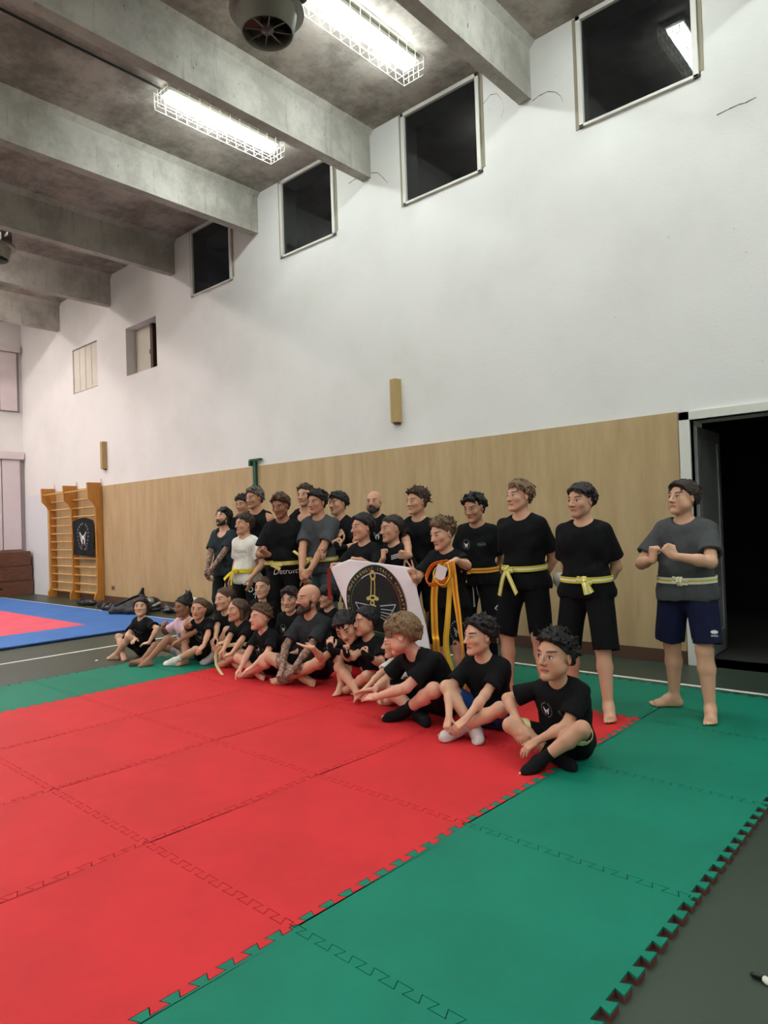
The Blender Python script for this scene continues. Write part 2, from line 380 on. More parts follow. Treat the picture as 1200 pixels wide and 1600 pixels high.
# ------------------------------------------------------------------ lamps in cages
M_TUBE = mat_emit('lit_tube', (242, 252, 250), LAMP); M_TUBE2 = mat_emit('warm_lit_tube', (255, 242, 239), LAMP * 1.85); M_CAGE = simple('white_wire', (225, 225, 212), 0.5); M_LAMPBODY = simple('lamp_body', (205, 205, 196), 0.5)
LAMPLABEL = {}
def lamp(x, yc, label=None, tube=None):
    L = 1.72; t = empty('fluorescent_lamp', (x, yc, ZC - 0.012)); tag(t, label, 'ceiling lamp', 'caged fluorescent ceiling lamps')
    b = MB(); b.box(-0.10, 0.10, -L / 2 + 0.05, L / 2 - 0.05, -0.05, 0); b.build('lamp_body', M_LAMPBODY, t, bevel=0.01)
    df = MB(); 
    pr = [(-0.085, -0.05), (-0.075, -0.10), (-0.03, -0.125), (0.03, -0.125), (0.075, -0.10), (0.085, -0.05)]
    df.prism(pr, lambda a, c, s: (a, -L / 2 + 0.09 + s, c), L - 0.18); df.build('diffuser', tube, t)
    cg = MB(); r = 0.0028; W = 0.145; D = 0.20
    for zx, zz in ((-W, 0), (W, 0), (-W, -0.09), (W, -0.09), (-W + 0.01, -D), (W - 0.01, -D), (-0.05, -D), (0.05, -D)): cg.tube([(zx, -L / 2, zz - 0.005), (zx, L / 2, zz - 0.005)], r, 5)
    nr = 13
    for i in range(nr):
        y = -L / 2 + i * L / (nr - 1); cg.tube([(-W, y, 0), (-W, y, -0.09), (-W + 0.01, y, -D), (W - 0.01, y, -D), (W, y, -0.09), (W, y, 0)], r, 5)
    for s in (-1, 1):
        for q in (-0.07, 0, 0.07): cg.tube([(q, s * L / 2, 0), (q, s * L / 2, -D)], r, 5)
        for zz in (-0.05, -0.13): cg.tube([(-W, s * L / 2, zz), (W, s * L / 2, zz)], r, 5)
    cg.build('wire_cage', M_CAGE, t)
    return t
LX = [BX0 + BDX * 0.5 - 0.075 + 0.17 - BDX * i for i in range(-3, 7)]   # bay centres, right to left
lamps = {}
for i, x in enumerate(LX):
    k = i - 3
    for yc in ((5.08, 0.0, -4.2) if k < 3 else (-3.4,) if k < 4 else (2.95, -0.2, -3.4) if k < 5 else (3.4, 0.2, -3.4)):   # far bays: the tubes next to the wall are off
        lb = {(1, 5.08): 'bright caged fluorescent lamp beside the ceiling fan, nearer the camera', (2, 5.08): 'bright caged fluorescent lamp with a black cable running to it'}.get((k, yc), 'caged fluorescent lamp in a ceiling bay outside the photo')
        lamp(x, yc, lb, M_TUBE if k < 3 else M_TUBE2)
cb = MB(); cb.tube([(LX[5], 4.22, ZC - 0.03), (LX[5], 3.2, ZC - 0.035), (LX[5], 1.9, ZC - 0.03)], 0.013, 6); tag(cb.build('power_cable', simple('black_cable', (22, 22, 22), 0.5)), 'black cable along the ceiling to the caged lamp', 'cable')

# ------------------------------------------------------------------ ceiling fan heaters
M_FAN = simple('grey_fan_paint', (112, 111, 100), 0.35, metal=0.5); M_BLADE = simple('dark_fan_blade', (84, 78, 76), 0.4, metal=0.4)
def fan(x, y, label):
    t = empty('extractor_fan', (x, y, ZC - 0.09)); tag(t, label, 'ceiling fan', 'round ceiling fans')
    h = MB(); h.lathe([(0.24, 0.0), (0.25, -0.02), (0.25, -0.26), (0.33, -0.33), (0.34, -0.36), (0.335, -0.375), (0.29, -0.375), (0.27, -0.39), (0.235, -0.56), (0.228, -0.565), (0.222, -0.56), (0.24, -0.40), (0.235, -0.1), (0.0, -0.1)]); h.build('housing', M_FAN, t, smooth=True)
    bl = MB()
    for q in range(8):
        a = q * math.pi / 4; ca, sa = math.cos(a), math.sin(a); f = lambda u, v, z: (u * ca - v * sa, u * sa + v * ca, z)
        bl.add([f(0.05, -0.02, -0.47), f(0.21, -0.06, -0.49), f(0.21, 0.05, -0.42), f(0.05, 0.02, -0.44), f(0.05, -0.02, -0.465), f(0.21, -0.06, -0.485), f(0.21, 0.05, -0.415), f(0.05, 0.02, -0.435)], [(0, 1, 2, 3), (7, 6, 5, 4), (0, 4, 5, 1), (1, 5, 6, 2), (2, 6, 7, 3), (3, 7, 4, 0)])
    bl.build('blades', M_BLADE, t)
    gd = MB()
    for q in range(8):
        a = q * math.pi / 4 + 0.2; gd.tube([(0.05 * math.cos(a), 0.05 * math.sin(a), -0.53), (0.225 * math.cos(a), 0.225 * math.sin(a), -0.535)], 0.006, 5)
    gd.build('guard_bars', M_FAN, t)
    hb = MB(); hb.lathe([(0, -0.545), (0.055, -0.54), (0.06, -0.50), (0.06, -0.44), (0, -0.43)], n=24); hb.build('hub', M_BLADE, t, smooth=True)
    br = MB(); br.box(0.26, 0.50, 0.05, 0.12, -0.31, -0.25); br.box(0.28, 0.36, 0.0, 0.17, -0.36, -0.22); br.build('bracket', simple('dark_bracket', (52, 48, 44), 0.5), t, bevel=0.01)
    mt = MB()
    for q in range(3):
        a = q * 2.1 + 0.5; mt.tube([(0.30 * math.cos(a), 0.30 * math.sin(a), -0.345), (0.30 * math.cos(a), 0.30 * math.sin(a), 0.085)], 0.012, 6)
    mt.build('hanger_rods', M_FAN, t)
fan(-4.74, 3.97, 'large round grey ceiling fan beside the nearest lit lamp')
fan(-11.87, 4.08, 'small far round ceiling fan cut by the left picture edge')

# ------------------------------------------------------------------ puzzle mats
MTH, MS, MU, MV = -0.0079, 1.0185, -1.856, 1.539
def mp(u, v): return (MU + u * math.cos(MTH) - v * MS * math.sin(MTH), MV + u * math.sin(MTH) + v * MS * math.cos(MTH))
NT_, DT = 21, 0.017
def seam(t0, horizontal_key):
    """dovetailed seam from 0 to 1: list of (along, offset)"""
    out = [(0.0, 0.0)]; p = 1.0 / NT_
    for i in range(NT_):
        s = 1 if i % 2 == 0 else -1; a, b = i * p, (i + 1) * p; e = p * 0.16
        if i == 0: out += [(0.012, 0.0), (0.012, s * DT)]
        else: out += [(a - e, s * DT)]
        if i == NT_ - 1: out += [(0.988, s * DT), (0.988, 0.0)]
        else: out += [(b + e, s * DT)]
    out.append((1.0, 0.0)); return out
SEAM = seam(0, 0)
GAP = 0.0028
M_RED = mat_mat('red_foam', (205, 43, 48)); M_GREEN = mat_mat('green_foam', (9, 119, 95)); M_UNDER = simple('dark_red_foam_core', (104, 44, 38), 0.8)
def puzzle_mat(u, v, m, name, label, group):
    path = []
    cu, cv = u + 0.5, v + 0.5
    for a, d in SEAM: path.append((u + a, v + d))
    for a, d in SEAM[1:]: path.append((u + 1 + d, v + a))
    for a, d in reversed(SEAM[:-1]): path.append((u + a, v + 1 + d))
    for a, d in reversed(SEAM[1:-1]): path.append((u + d, v + a))
    n = len(path); q = []
    for i in range(n):                                   # pull the outline in by the gap
        p0, p1, p2 = path[i - 1], path[i], path[(i + 1) % n]
        e1 = Vector((p1[0] - p0[0], p1[1] - p0[1])).normalized(); e2 = Vector((p2[0] - p1[0], p2[1] - p1[1])).normalized()
        nn = Vector((-e1.y - e2.y, e1.x + e2.x)); nn = nn.normalized() if nn.length > 1e-6 else Vector((-e1.y, e1.x))
        q.append((p1[0] + nn.x * GAP, p1[1] + nn.y * GAP))
    w = [mp(*p) for p in q]; o0 = mp(cu, cv)
    T = -FLOOR - 0.0005
    vs = []
    for z in (0, -0.008, -T): vs += [(x - o0[0], y - o0[1], z) for x, y in w]
    fs = [tuple(range(n))] + [tuple(reversed(range(2 * n, 3 * n)))]; mi = [0, 1]
    for i in range(n):
        j = (i + 1) % n; fs.append((i, n + i, n + j, j)); mi.append(0); fs.append((n + i, 2 * n + i, 2 * n + j, n + j)); mi.append(1)
    me = bpy.data.meshes.new(name); me.from_pydata(vs, [], fs); me.update()
    for p, i in zip(me.polygons, mi): p.material_index = i
    bm = bmesh.new(); bm.from_mesh(me); bmesh.ops.recalc_face_normals(bm, faces=bm.faces); bm.to_mesh(me); bm.free()
    o = link(name, me, [m, M_UNDER]); o.location = (o0[0], o0[1], 0); tag(o, label, 'mat', group); return o
ROWN = {-1: 'row cut by the photo bottom', 0: 'nearest full row', 1: 'second row', 2: 'third row', 3: 'back row under the standing people'}
COLN = {-1: 'beside the right green strip', -2: 'second from the right green strip', -3: 'second from the left green strip', -4: 'beside the left green strip'}
for v in range(-1, 4):
    for u in range(-5, 1):
        if v == -1 and u < -3: continue
        green = u in (-5, 0) or v == 3
        if green:
            if u == 0: lb = 'green puzzle mat of the right strip, %s' % ROWN[v]
            elif u == -5: lb = 'green puzzle mat of the left strip, %s' % ROWN[v]
            else: lb = 'green puzzle mat in the back row, %s' % COLN[u]
        else: lb = 'red puzzle mat %s, %s' % (COLN[u], ROWN[v])
        puzzle_mat(u, v, M_GREEN if green else M_RED, 'puzzle_mat', lb, 'green puzzle mats' if green else 'red puzzle mats')
# far blue and pink mats
M_BLUE = mat_mat('blue_foam', (66, 116, 186)); M_PINK = mat_mat('pink_red_foam', (226, 92, 110)); M_NAVY = simple('navy_edge', (34, 42, 82), 0.8)
ordn = ['first', 'second', 'third', 'fourth', 'fifth', 'sixth', 'seventh', 'eighth']
for r in range(3):
    for q in range((8, 5, 2)[r]):
        x1 = -9.12 - q * 1.05; y1 = 5.66 - r * 1.0; pink = r > 0 and q > 0
        b = MB(); b.box(-0.5245, 0.5245, -0.4995, 0.4995, -0.012, 0, 0); b.box(-0.5245, 0.5245, -0.4995, 0.4995, FLOOR * -1 * -1 - 0.0, -0.012, 1)
        o = b.build('floor_mat', [M_PINK if pink else M_BLUE, M_NAVY]); o.location = (x1 - 0.525, y1 - 0.5, 0.01)
        rn = ('row along the bags and the wall', 'second row from the wall', 'third row from the wall')[r]
        tag(o, '%s floor mat, %s from the right in the %s' % ('pink' if pink else 'blue', ordn[q], rn), 'mat', 'pink floor mats' if pink else 'blue floor mats')
# ------------------------------------------------------------------ smooth solids: signed distance fields meshed with surface nets
V3 = lambda *a: np.array(a, float)
def nrm(v): return v / (np.linalg.norm(v) + 1e-9)
def RX(a): c, s = math.cos(a), math.sin(a); return np.array([[1, 0, 0], [0, c, -s], [0, s, c]])
def RY(a): c, s = math.cos(a), math.sin(a); return np.array([[c, 0, s], [0, 1, 0], [-s, 0, c]])
def RZ(a): c, s = math.cos(a), math.sin(a); return np.array([[c, -s, 0], [s, c, 0], [0, 0, 1]])
D2R = math.radians

class Field:
    """ordered list of primitives blended into one solid"""
    def __init__(s): s.ops = []
    def rc(s, a, b, ra, rb=None, k=0.02, caps=None, sub=False): s.ops.append(('rc', np.asarray(a, float), np.asarray(b, float), ra, ra if rb is None else rb, k, caps, sub)); return s
    def el(s, c, r, R=None, k=0.02, sub=False): s.ops.append(('el', np.asarray(c, float), np.asarray(r, float), np.eye(3) if R is None else R, k, sub)); return s
    def bx(s, c, r, R, rd, k=0.01, sub=False): s.ops.append(('bx', np.asarray(c, float), np.asarray(r, float), R, rd, k, sub)); return s
    def plane(s, p, n): s.ops.append(('pl', np.asarray(p, float), nrm(np.asarray(n, float)))); return s      # removes the side n points to
    def noise(s, amp, fr, seed=0): s.ops.append(('no', amp, fr, seed)); return s
    def bounds(s):
        lo, hi = np.full(3, 1e9), np.full(3, -1e9)
        for o in s.ops:
            if o[0] == 'rc' and not o[7]: r = max(o[3], o[4]); lo = np.minimum(lo, np.minimum(o[1], o[2]) - r); hi = np.maximum(hi, np.maximum(o[1], o[2]) + r)
            elif o[0] == 'el' and not o[5]: e = np.sqrt((o[3] ** 2 @ (o[2] ** 2))); lo = np.minimum(lo, o[1] - e); hi = np.maximum(hi, o[1] + e)
            elif o[0] == 'bx' and not o[6]: e = np.abs(o[3]) @ o[2] + o[4]; lo = np.minimum(lo, o[1] - e); hi = np.maximum(hi, o[1] + e)
        return lo, hi
    def mesh(s, h, floor=None):
        lo, hi = s.bounds(); lo -= 4 * h; hi += 4 * h
        if floor is not None: lo[2] = max(lo[2], floor - 3 * h)
        n = np.ceil((hi - lo) / h).astype(int) + 1
        ax = [(lo[i] + h * np.arange(n[i])).astype(np.float32) for i in range(3)]
        D = np.full(n, 0.5, np.float32)
        def sub(l, u):
            i0 = np.clip(np.floor((l - lo) / h).astype(int), 0, n - 1); i1 = np.clip(np.ceil((u - lo) / h).astype(int) + 1, 1, n)
            return tuple(slice(i0[i], max(i1[i], i0[i] + 1)) for i in range(3))
        for o in s.ops:
            t = o[0]
            if t == 'pl':
                D[...] = np.maximum(D, ((ax[0] - o[1][0]) * o[2][0])[:, None, None] + ((ax[1] - o[1][1]) * o[2][1])[None, :, None] + ((ax[2] - o[1][2]) * o[2][2])[None, None, :]); continue
            if t == 'no':
                A, f, sd = o[1:]; rg = random.Random(sd); X, Y, Z = ax[0][:, None, None], ax[1][None, :, None], ax[2][None, None, :]
                tot = 0
                for q in range(4):
                    v = nrm(V3(rg.uniform(-1, 1), rg.uniform(-1, 1), rg.uniform(-1, 1))) * f * rg.uniform(0.7, 1.4); ph = rg.uniform(0, 6); v2 = nrm(V3(rg.uniform(-1, 1), rg.uniform(-1, 1), rg.uniform(-1, 1))) * f * 0.5
                    tot = tot + np.sin(X * v[0] + Y * v[1] + Z * v[2] + ph + 1.3 * np.sin(X * v2[0] + Y * v2[1] + Z * v2[2] + ph * 2))
                D += (A * 0.5 * tot).astype(np.float32); continue
            if t == 'rc': k = o[5]; r = max(o[3], o[4]); m = k + 3 * h + r; l, u = np.minimum(o[1], o[2]) - m, np.maximum(o[1], o[2]) + m; sb = o[7]
            elif t == 'el': k = o[4]; e = np.sqrt((o[3] ** 2 @ (o[2] ** 2))); m = k + 3 * h; l, u = o[1] - e - m, o[1] + e + m; sb = o[5]
            else: k = o[5]; e = np.abs(o[3]) @ o[2] + o[4]; m = k + 3 * h; l, u = o[1] - e - m, o[1] + e + m; sb = o[6]
            S = sub(l, u); X, Y, Z = ax[0][S[0]][:, None, None], ax[1][S[1]][None, :, None], ax[2][S[2]][None, None, :]
            if t == 'rc':
                a, b = o[1], o[2]; ba = b - a; L2 = float(ba @ ba) + 1e-12
                px, py, pz = X - a[0], Y - a[1], Z - a[2]; tt = np.clip((px * ba[0] + py * ba[1] + pz * ba[2]) / L2, 0, 1)
                d = np.sqrt((px - tt * ba[0]) ** 2 + (py - tt * ba[1]) ** 2 + (pz - tt * ba[2]) ** 2) - (o[3] + (o[4] - o[3]) * tt)
                if o[6]:
                    dr = ba / math.sqrt(L2)
                    if 'b' in o[6]: d = np.maximum(d, (X - b[0]) * dr[0] + (Y - b[1]) * dr[1] + (Z - b[2]) * dr[2])
                    if 'a' in o[6]: d = np.maximum(d, -(px * dr[0] + py * dr[1] + pz * dr[2]))
            else:
                c, r, R = o[1], o[2], o[3]; px, py, pz = X - c[0], Y - c[1], Z - c[2]
                q = [px * R[0, i] + py * R[1, i] + pz * R[2, i] for i in range(3)]
                if t == 'el':
                    k0 = np.sqrt((q[0] / r[0]) ** 2 + (q[1] / r[1]) ** 2 + (q[2] / r[2]) ** 2); k1 = np.sqrt((q[0] / r[0] ** 2) ** 2 + (q[1] / r[1] ** 2) ** 2 + (q[2] / r[2] ** 2) ** 2) + 1e-6
                    d = k0 * (k0 - 1) / k1
                else:
                    g = [np.abs(q[i]) - r[i] for i in range(3)]
                    d = np.sqrt(sum(np.maximum(x, 0) ** 2 for x in g)) + np.minimum(np.maximum(np.maximum(g[0], g[1]), g[2]), 0) - o[4]
            E = D[S]
            if sb: d = -d; hh = np.clip(0.5 - 0.5 * (d - E) / -k, 0, 1) if False else np.clip(0.5 + 0.5 * (d - E) / k, 0, 1); D[S] = E + (d - E) * hh + k * hh * (1 - hh)
            else: hh = np.clip(0.5 + 0.5 * (E - d) / k, 0, 1); D[S] = E + (d - E) * hh - k * hh * (1 - hh)
        if floor is not None: D[...] = np.maximum(D, (floor - ax[2])[None, None, :])
        return surface_net(D, lo, h)

def surface_net(D, lo, h):
    D[0] = D[-1] = 1; D[:, 0] = D[:, -1] = 1; D[:, :, 0] = D[:, :, -1] = 1
    S = D < 0; c = np.zeros(tuple(np.array(D.shape) - 1), np.uint8)
    for i in (0, 1):
        for j in (0, 1):
            for k in (0, 1): c += S[i:S.shape[0] - 1 + i, j:S.shape[1] - 1 + j, k:S.shape[2] - 1 + k]
    idx = np.argwhere((c > 0) & (c < 8)); 
    if len(idx) == 0: return np.zeros((0, 3)), np.zeros((0, 4), int)
    I, J, K = idx.T; acc = np.zeros((len(idx), 3)); cnt = np.zeros(len(idx))
    for a in range(3):
        for p in (0, 1):
            for q in (0, 1):
                o = [0, 0, 0]; o[(a + 1) % 3] = p; o[(a + 2) % 3] = q; e = list(o); e[a] = 1
                d0 = D[I + o[0], J + o[1], K + o[2]]; d1 = D[I + e[0], J + e[1], K + e[2]]; m = (d0 < 0) != (d1 < 0)
                t = np.where(m, d0 / np.where(m, d0 - d1, 1), 0)
                P = np.tile(np.array(o, float), (len(idx), 1)); P[:, a] = t
                acc += P * m[:, None]; cnt += m
    V = (idx + acc / cnt[:, None]) * h + lo
    ident = np.full(c.shape, -1, np.int32); ident[I, J, K] = np.arange(len(idx)); Q = []
    for a in range(3):
        s0 = [slice(1, -1)] * 3; s0[a] = slice(0, -1); s1 = list(s0); s1[a] = slice(1, None)
        A, B = S[tuple(s0)], S[tuple(s1)]; w = np.argwhere(A != B); off = np.ones(3, int); off[a] = 0; w = w + off
        b, d = (a + 1) % 3, (a + 2) % 3; f = lambda x, y: ident[tuple((w - x * np.eye(3, dtype=int)[b] - y * np.eye(3, dtype=int)[d]).T)]
        q = np.stack([f(1, 1), f(0, 1), f(0, 0), f(1, 0)], 1); ins = S[tuple(w.T)]; q[~ins] = q[~ins][:, ::-1]; Q.append(q)
    Q = np.concatenate(Q); return V, Q[(Q >= 0).all(1)]

def quad_mesh(name, V, Q):
    me = bpy.data.meshes.new(name); me.vertices.add(len(V)); me.vertices.foreach_set('co', V.astype(np.float32).ravel())
    me.loops.add(len(Q) * 4); me.loops.foreach_set('vertex_index', Q.astype(np.int32).ravel())
    me.polygons.add(len(Q)); me.polygons.foreach_set('loop_start', np.arange(0, len(Q) * 4, 4, dtype=np.int32))
    me.polygons.foreach_set('use_smooth', np.ones(len(Q), bool)); me.update(calc_edges=True); me.validate(); return me
def attr(me, name, typ, val):
    a = me.attributes.new(name, typ, 'POINT')
    a.data.foreach_set('vector' if typ == 'FLOAT_VECTOR' else 'value', np.asarray(val, np.float32).ravel())

def ik(a, t, l1, l2, pole):
    d = t - a; L = np.linalg.norm(d); u = d / (L + 1e-9); L = min(L, (l1 + l2) * 0.999); L = max(L, abs(l1 - l2) * 1.02 + 0.01)
    t = a + u * L; x = (l1 * l1 - l2 * l2 + L * L) / (2 * L); y = math.sqrt(max(l1 * l1 - x * x, 0))
    p = np.asarray(pole, float) - u * (np.asarray(pole, float) @ u); return a + u * x + nrm(p) * y, t

# ------------------------------------------------------------------ ribbons (belts) and flat prints
def ribbon(mb, pts, wdir, w, t=0.004, mi=0):
    """flat strap along pts; returns the across value of every vertex"""
    pts = [np.asarray(p, float) for p in pts]; vs, ac = [], []; n = len(pts)
    for i, p in enumerate(pts):
        d = nrm(pts[min(i + 1, n - 1)] - pts[max(i - 1, 0)]); ww = np.asarray(wdir[i] if isinstance(wdir, list) else wdir, float); ww = nrm(ww - d * (ww @ d)); nn = np.cross(d, ww)
        for j in range(5):
            a = -1 + j * 0.5
            for s in (-1, 1): vs.append(p + ww * a * w / 2 + nn * s * t / 2); ac.append(a)
    fs = []
    for i in range(n - 1):
        b, c = i * 10, (i + 1) * 10
        for j in range(4):
            q = j * 2; fs.append((b + q, b + q + 2, c + q + 2, c + q)); fs.append((b + q + 1, c + q + 1, c + q + 3, b + q + 3))
        fs.append((b, c, c + 1, b + 1)); fs.append((b + 8, b + 9, c + 9, c + 8))
    for b in (0, (n - 1) * 10):
        for j in range(4): q = b + j * 2; fs.append((q, q + 1, q + 3, q + 2))
    mb.add(vs, fs, mi); return ac
def smooth_path(pts, n=8):
    P = [np.asarray(p, float) for p in pts]; P = [2 * P[0] - P[1]] + P + [2 * P[-1] - P[-2]]; out = []
    for i in range(1, len(P) - 2):
        for j in range(n):
            t = j / n; a, b, c, d = P[i - 1:i + 3]
            out.append(0.5 * ((2 * b) + (c - a) * t + (2 * a - 5 * b + 4 * c - d) * t * t + (3 * b - a - 3 * c + d) * t ** 3))
    out.append(P[-2]); return out
def ring2(cx, cy, r0, r1, n=36, sy=1.0, a0=0, a1=360):
    out = []
    for i in range(n):
        a, b = D2R(a0 + (a1 - a0) * i / n), D2R(a0 + (a1 - a0) * (i + 1) / n)
        out.append([(cx + r * math.cos(t), cy + sy * r * math.sin(t)) for r, t in ((r0, a), (r1, a), (r1, b), (r0, b))])
    return out
def disc2(cx, cy, r, n=28, sy=1.0):
    return [[(cx, cy), (cx + r * math.cos(2 * math.pi * i / n), cy + sy * r * math.sin(2 * math.pi * i / n)), (cx + r * math.cos(2 * math.pi * (i + 1) / n), cy + sy * r * math.sin(2 * math.pi * (i + 1) / n))] for i in range(n)]
def stroke2(pts, w):
    out = []
    for (x0, y0), (x1, y1) in zip(pts[:-1], pts[1:]):
        d = Vector((x1 - x0, y1 - y0)); L = max(1, int(d.length / 0.02)); nn = Vector((-d.y, d.x)).normalized() * w / 2
        for i in range(L):
            a = Vector((x0, y0)) + d * (i / L); b = Vector((x0, y0)) + d * ((i + 1) / L); out.append([tuple(a - nn), tuple(b - nn), tuple(b + nn), tuple(a + nn)])
    return out
TXT = {}
def text2(s, size, cx=0, cy=0, rot=0, shear=0.0):
    if s not in TXT:
        cu = bpy.data.curves.new('txt', 'FONT'); cu.body = s; cu.align_x = 'CENTER'; cu.align_y = 'CENTER'; cu.resolution_u = 2
        ob = bpy.data.objects.new('txt', cu); COL.objects.link(ob); bpy.context.view_layer.update()
        me = ob.evaluated_get(bpy.context.evaluated_depsgraph_get()).to_mesh()
        TXT[s] = [[tuple(me.vertices[i].co[:2]) for i in p.vertices] for p in me.polygons]
        bpy.data.objects.remove(ob); bpy.data.curves.remove(cu)
    c, sn = math.cos(rot), math.sin(rot)
    return [[(cx + size * ((x + shear * y) * c - y * sn), cy + size * ((x + shear * y) * sn + y * c)) for x, y in p] for p in TXT[s]]
def arc_text(s, size, r, a0, a1, cx=0, cy=0, sy=1.0, inward=False):
    out = []
    for i, ch in enumerate(s):
        if ch == ' ': continue
        a = a0 + (a1 - a0) * i / max(1, len(s) - 1); t = D2R(a)
        out += text2(ch, size, cx + r * math.cos(t), cy + sy * r * math.sin(t), t + (math.pi / 2 if inward else -math.pi / 2))
    return out
def mapped(name, layers, f, parent, off=0.002):
    """flat prints laid on a surface: layers = [(polygons, material)], f(x, y, lift) -> point"""
    mb = MB(); ms = []
    for i, (polys, m) in enumerate(layers):
        ms.append(m)
        for p in polys:
            pts = [f(x, y, off + 0.0007 * i) for x, y in p]
            if any(q is None for q in pts): continue
            mb.add(pts, [tuple(range(len(pts)))], i)
    me = bpy.data.meshes.new(name); me.from_pydata([tuple(p) for p in mb.v], [], mb.f); me.update()
    for p, i in zip(me.polygons, mb.mi): p.material_index = i
    return link(name, me, ms, parent)

# ------------------------------------------------------------------ hands and feet
CURL = dict(relax=[(18, 22, 14)] * 4, flat=[(4, 6, 4)] * 4, fist=[(82, 95, 60)] * 4, grip=[(62, 80, 45)] * 4, cup=[(35, 35, 20)] * 4,
            peace=[(2, 4, 2), (2, 4, 2), (85, 95, 60), (85, 95, 60)], thumb=[(82, 95, 60)] * 4, point=[(3, 5, 3), (80, 95, 60), (82, 95, 60), (82, 95, 60)], pinch=[(50, 45, 25), (48, 50, 30), (50, 55, 30), (52, 55, 30)])
def add_hand(F, wr, f, palm, left, pose, s):
    e1 = nrm(f); e3 = -(np.asarray(palm, float)); e3 = nrm(e3 - e1 * (e3 @ e1)); e2 = np.cross(e1, e3) if left else np.cross(e3, e1)
    P = lambda x, y, z: wr + (e1 * x + e2 * y + e3 * z) * s
    R = np.stack([e1, e2, e3], 1)
    F.bx(P(0.052, 0.0, 0.0), V3(0.036, 0.028, 0.004) * s, R, 0.0095 * s, 0.012)
    F.rc(P(-0.005, 0, 0), P(0.03, 0, 0), 0.024 * s, 0.018 * s, 0.012)
    spread = {'peace': (9, -8, -2, -4), 'flat': (6, 1, -3, -8)}.get(pose, (3, 0.5, -2, -5))
    for i, (by, bx, ls) in enumerate(((0.030, 0.090, (0.042, 0.025, 0.020)), (0.0105, 0.094, (0.046, 0.028, 0.021)), (-0.0095, 0.090, (0.042, 0.026, 0.020)), (-0.029, 0.082, (0.034, 0.020, 0.018)))):
        p = P(bx - 0.008, by, 0); a = 0; sp = D2R(spread[i]); d0 = e1 * math.cos(sp) + e2 * math.sin(sp); r = 0.0088 * s
        for j in range(3):
            a += D2R(CURL[pose][i][j]); q = p + (d0 * math.cos(a) - e3 * math.sin(a)) * ls[j] * s; F.rc(p, q, r, r * 0.92, 0.005 * s); p = q; r *= 0.92
    p = P(0.020, 0.026, -0.006)
    if pose == 'thumb': ds = [(0.35, 0.9, 0.1), (0.1, 1, 0.05), (0.0, 1, 0.1)]
    elif pose in ('fist', 'grip', 'peace', 'point'): ds = [(0.75, 0.55, -0.5), (0.75, -0.25, -0.75), (0.35, -0.85, -0.5)]
    elif pose in ('pinch', 'cup'): ds = [(0.65, 0.6, -0.6), (0.85, 0.2, -0.5), (0.9, 0.0, -0.4)]
    else: ds = [(0.65, 0.75, -0.25), (0.9, 0.45, -0.15), (0.95, 0.3, -0.1)]
    r = 0.0125 * s
    for d, l in zip(ds, (0.042, 0.033, 0.026)):
        q = p + (e1 * d[0] + e2 * d[1] + e3 * d[2]) / np.linalg.norm(d) * l * s; F.rc(p, q, r, r * 0.85, 0.008 * s); p = q; r *= 0.84
    return e1, e2, e3
def add_foot(F, an, d, shin, s, grow=0.0, toes=True):
    d = nrm(d); n = -nrm(shin); n = nrm(n - d * (n @ d)); sd = np.cross(n, d); P = lambda x, y, z: an + (d * x + sd * y + n * z) * s; g = grow
    F.rc(P(0, 0, 0), P(0.045, 0, -0.022), 0.036 * s + g, 0.036 * s + g, 0.02)
    F.rc(P(0.0, 0, 0.01), P(-0.028, 0, -0.048), 0.032 * s + g, 0.032 * s + g, 0.02)
    F.rc(P(0.02, 0, -0.02), P(0.125, 0.006, -0.052), 0.034 * s + g, 0.026 * s + g, 0.03)
    F.rc(P(-0.025, 0, -0.05), P(0.12, -0.024, -0.058), 0.029 * s + g, 0.021 * s + g, 0.02); F.rc(P(-0.025, 0, -0.05), P(0.12, 0.024, -0.058), 0.029 * s + g, 0.021 * s + g, 0.02)
    if toes:
        for y, r, l, x in ((-0.032, 0.0125, 0.048, 0.130), (-0.012, 0.0095, 0.045, 0.134), (0.005, 0.009, 0.040, 0.132), (0.020, 0.0085, 0.034, 0.127), (0.034, 0.008, 0.026, 0.119)):
            y2 = y * (1 if True else -1); F.rc(P(x - 0.012, y2, -0.060), P(x + l - 0.012, y2 * 1.1, -0.067), r * s + g, r * 0.9 * s + g, 0.006)
    else: F.rc(P(0.10, -0.018, -0.06), P(0.155, -0.012, -0.064), 0.023 * s + g, 0.018 * s + g, 0.02); F.rc(P(0.10, 0.018, -0.06), P(0.145, 0.016, -0.064), 0.021 * s + g, 0.016 * s + g, 0.02)

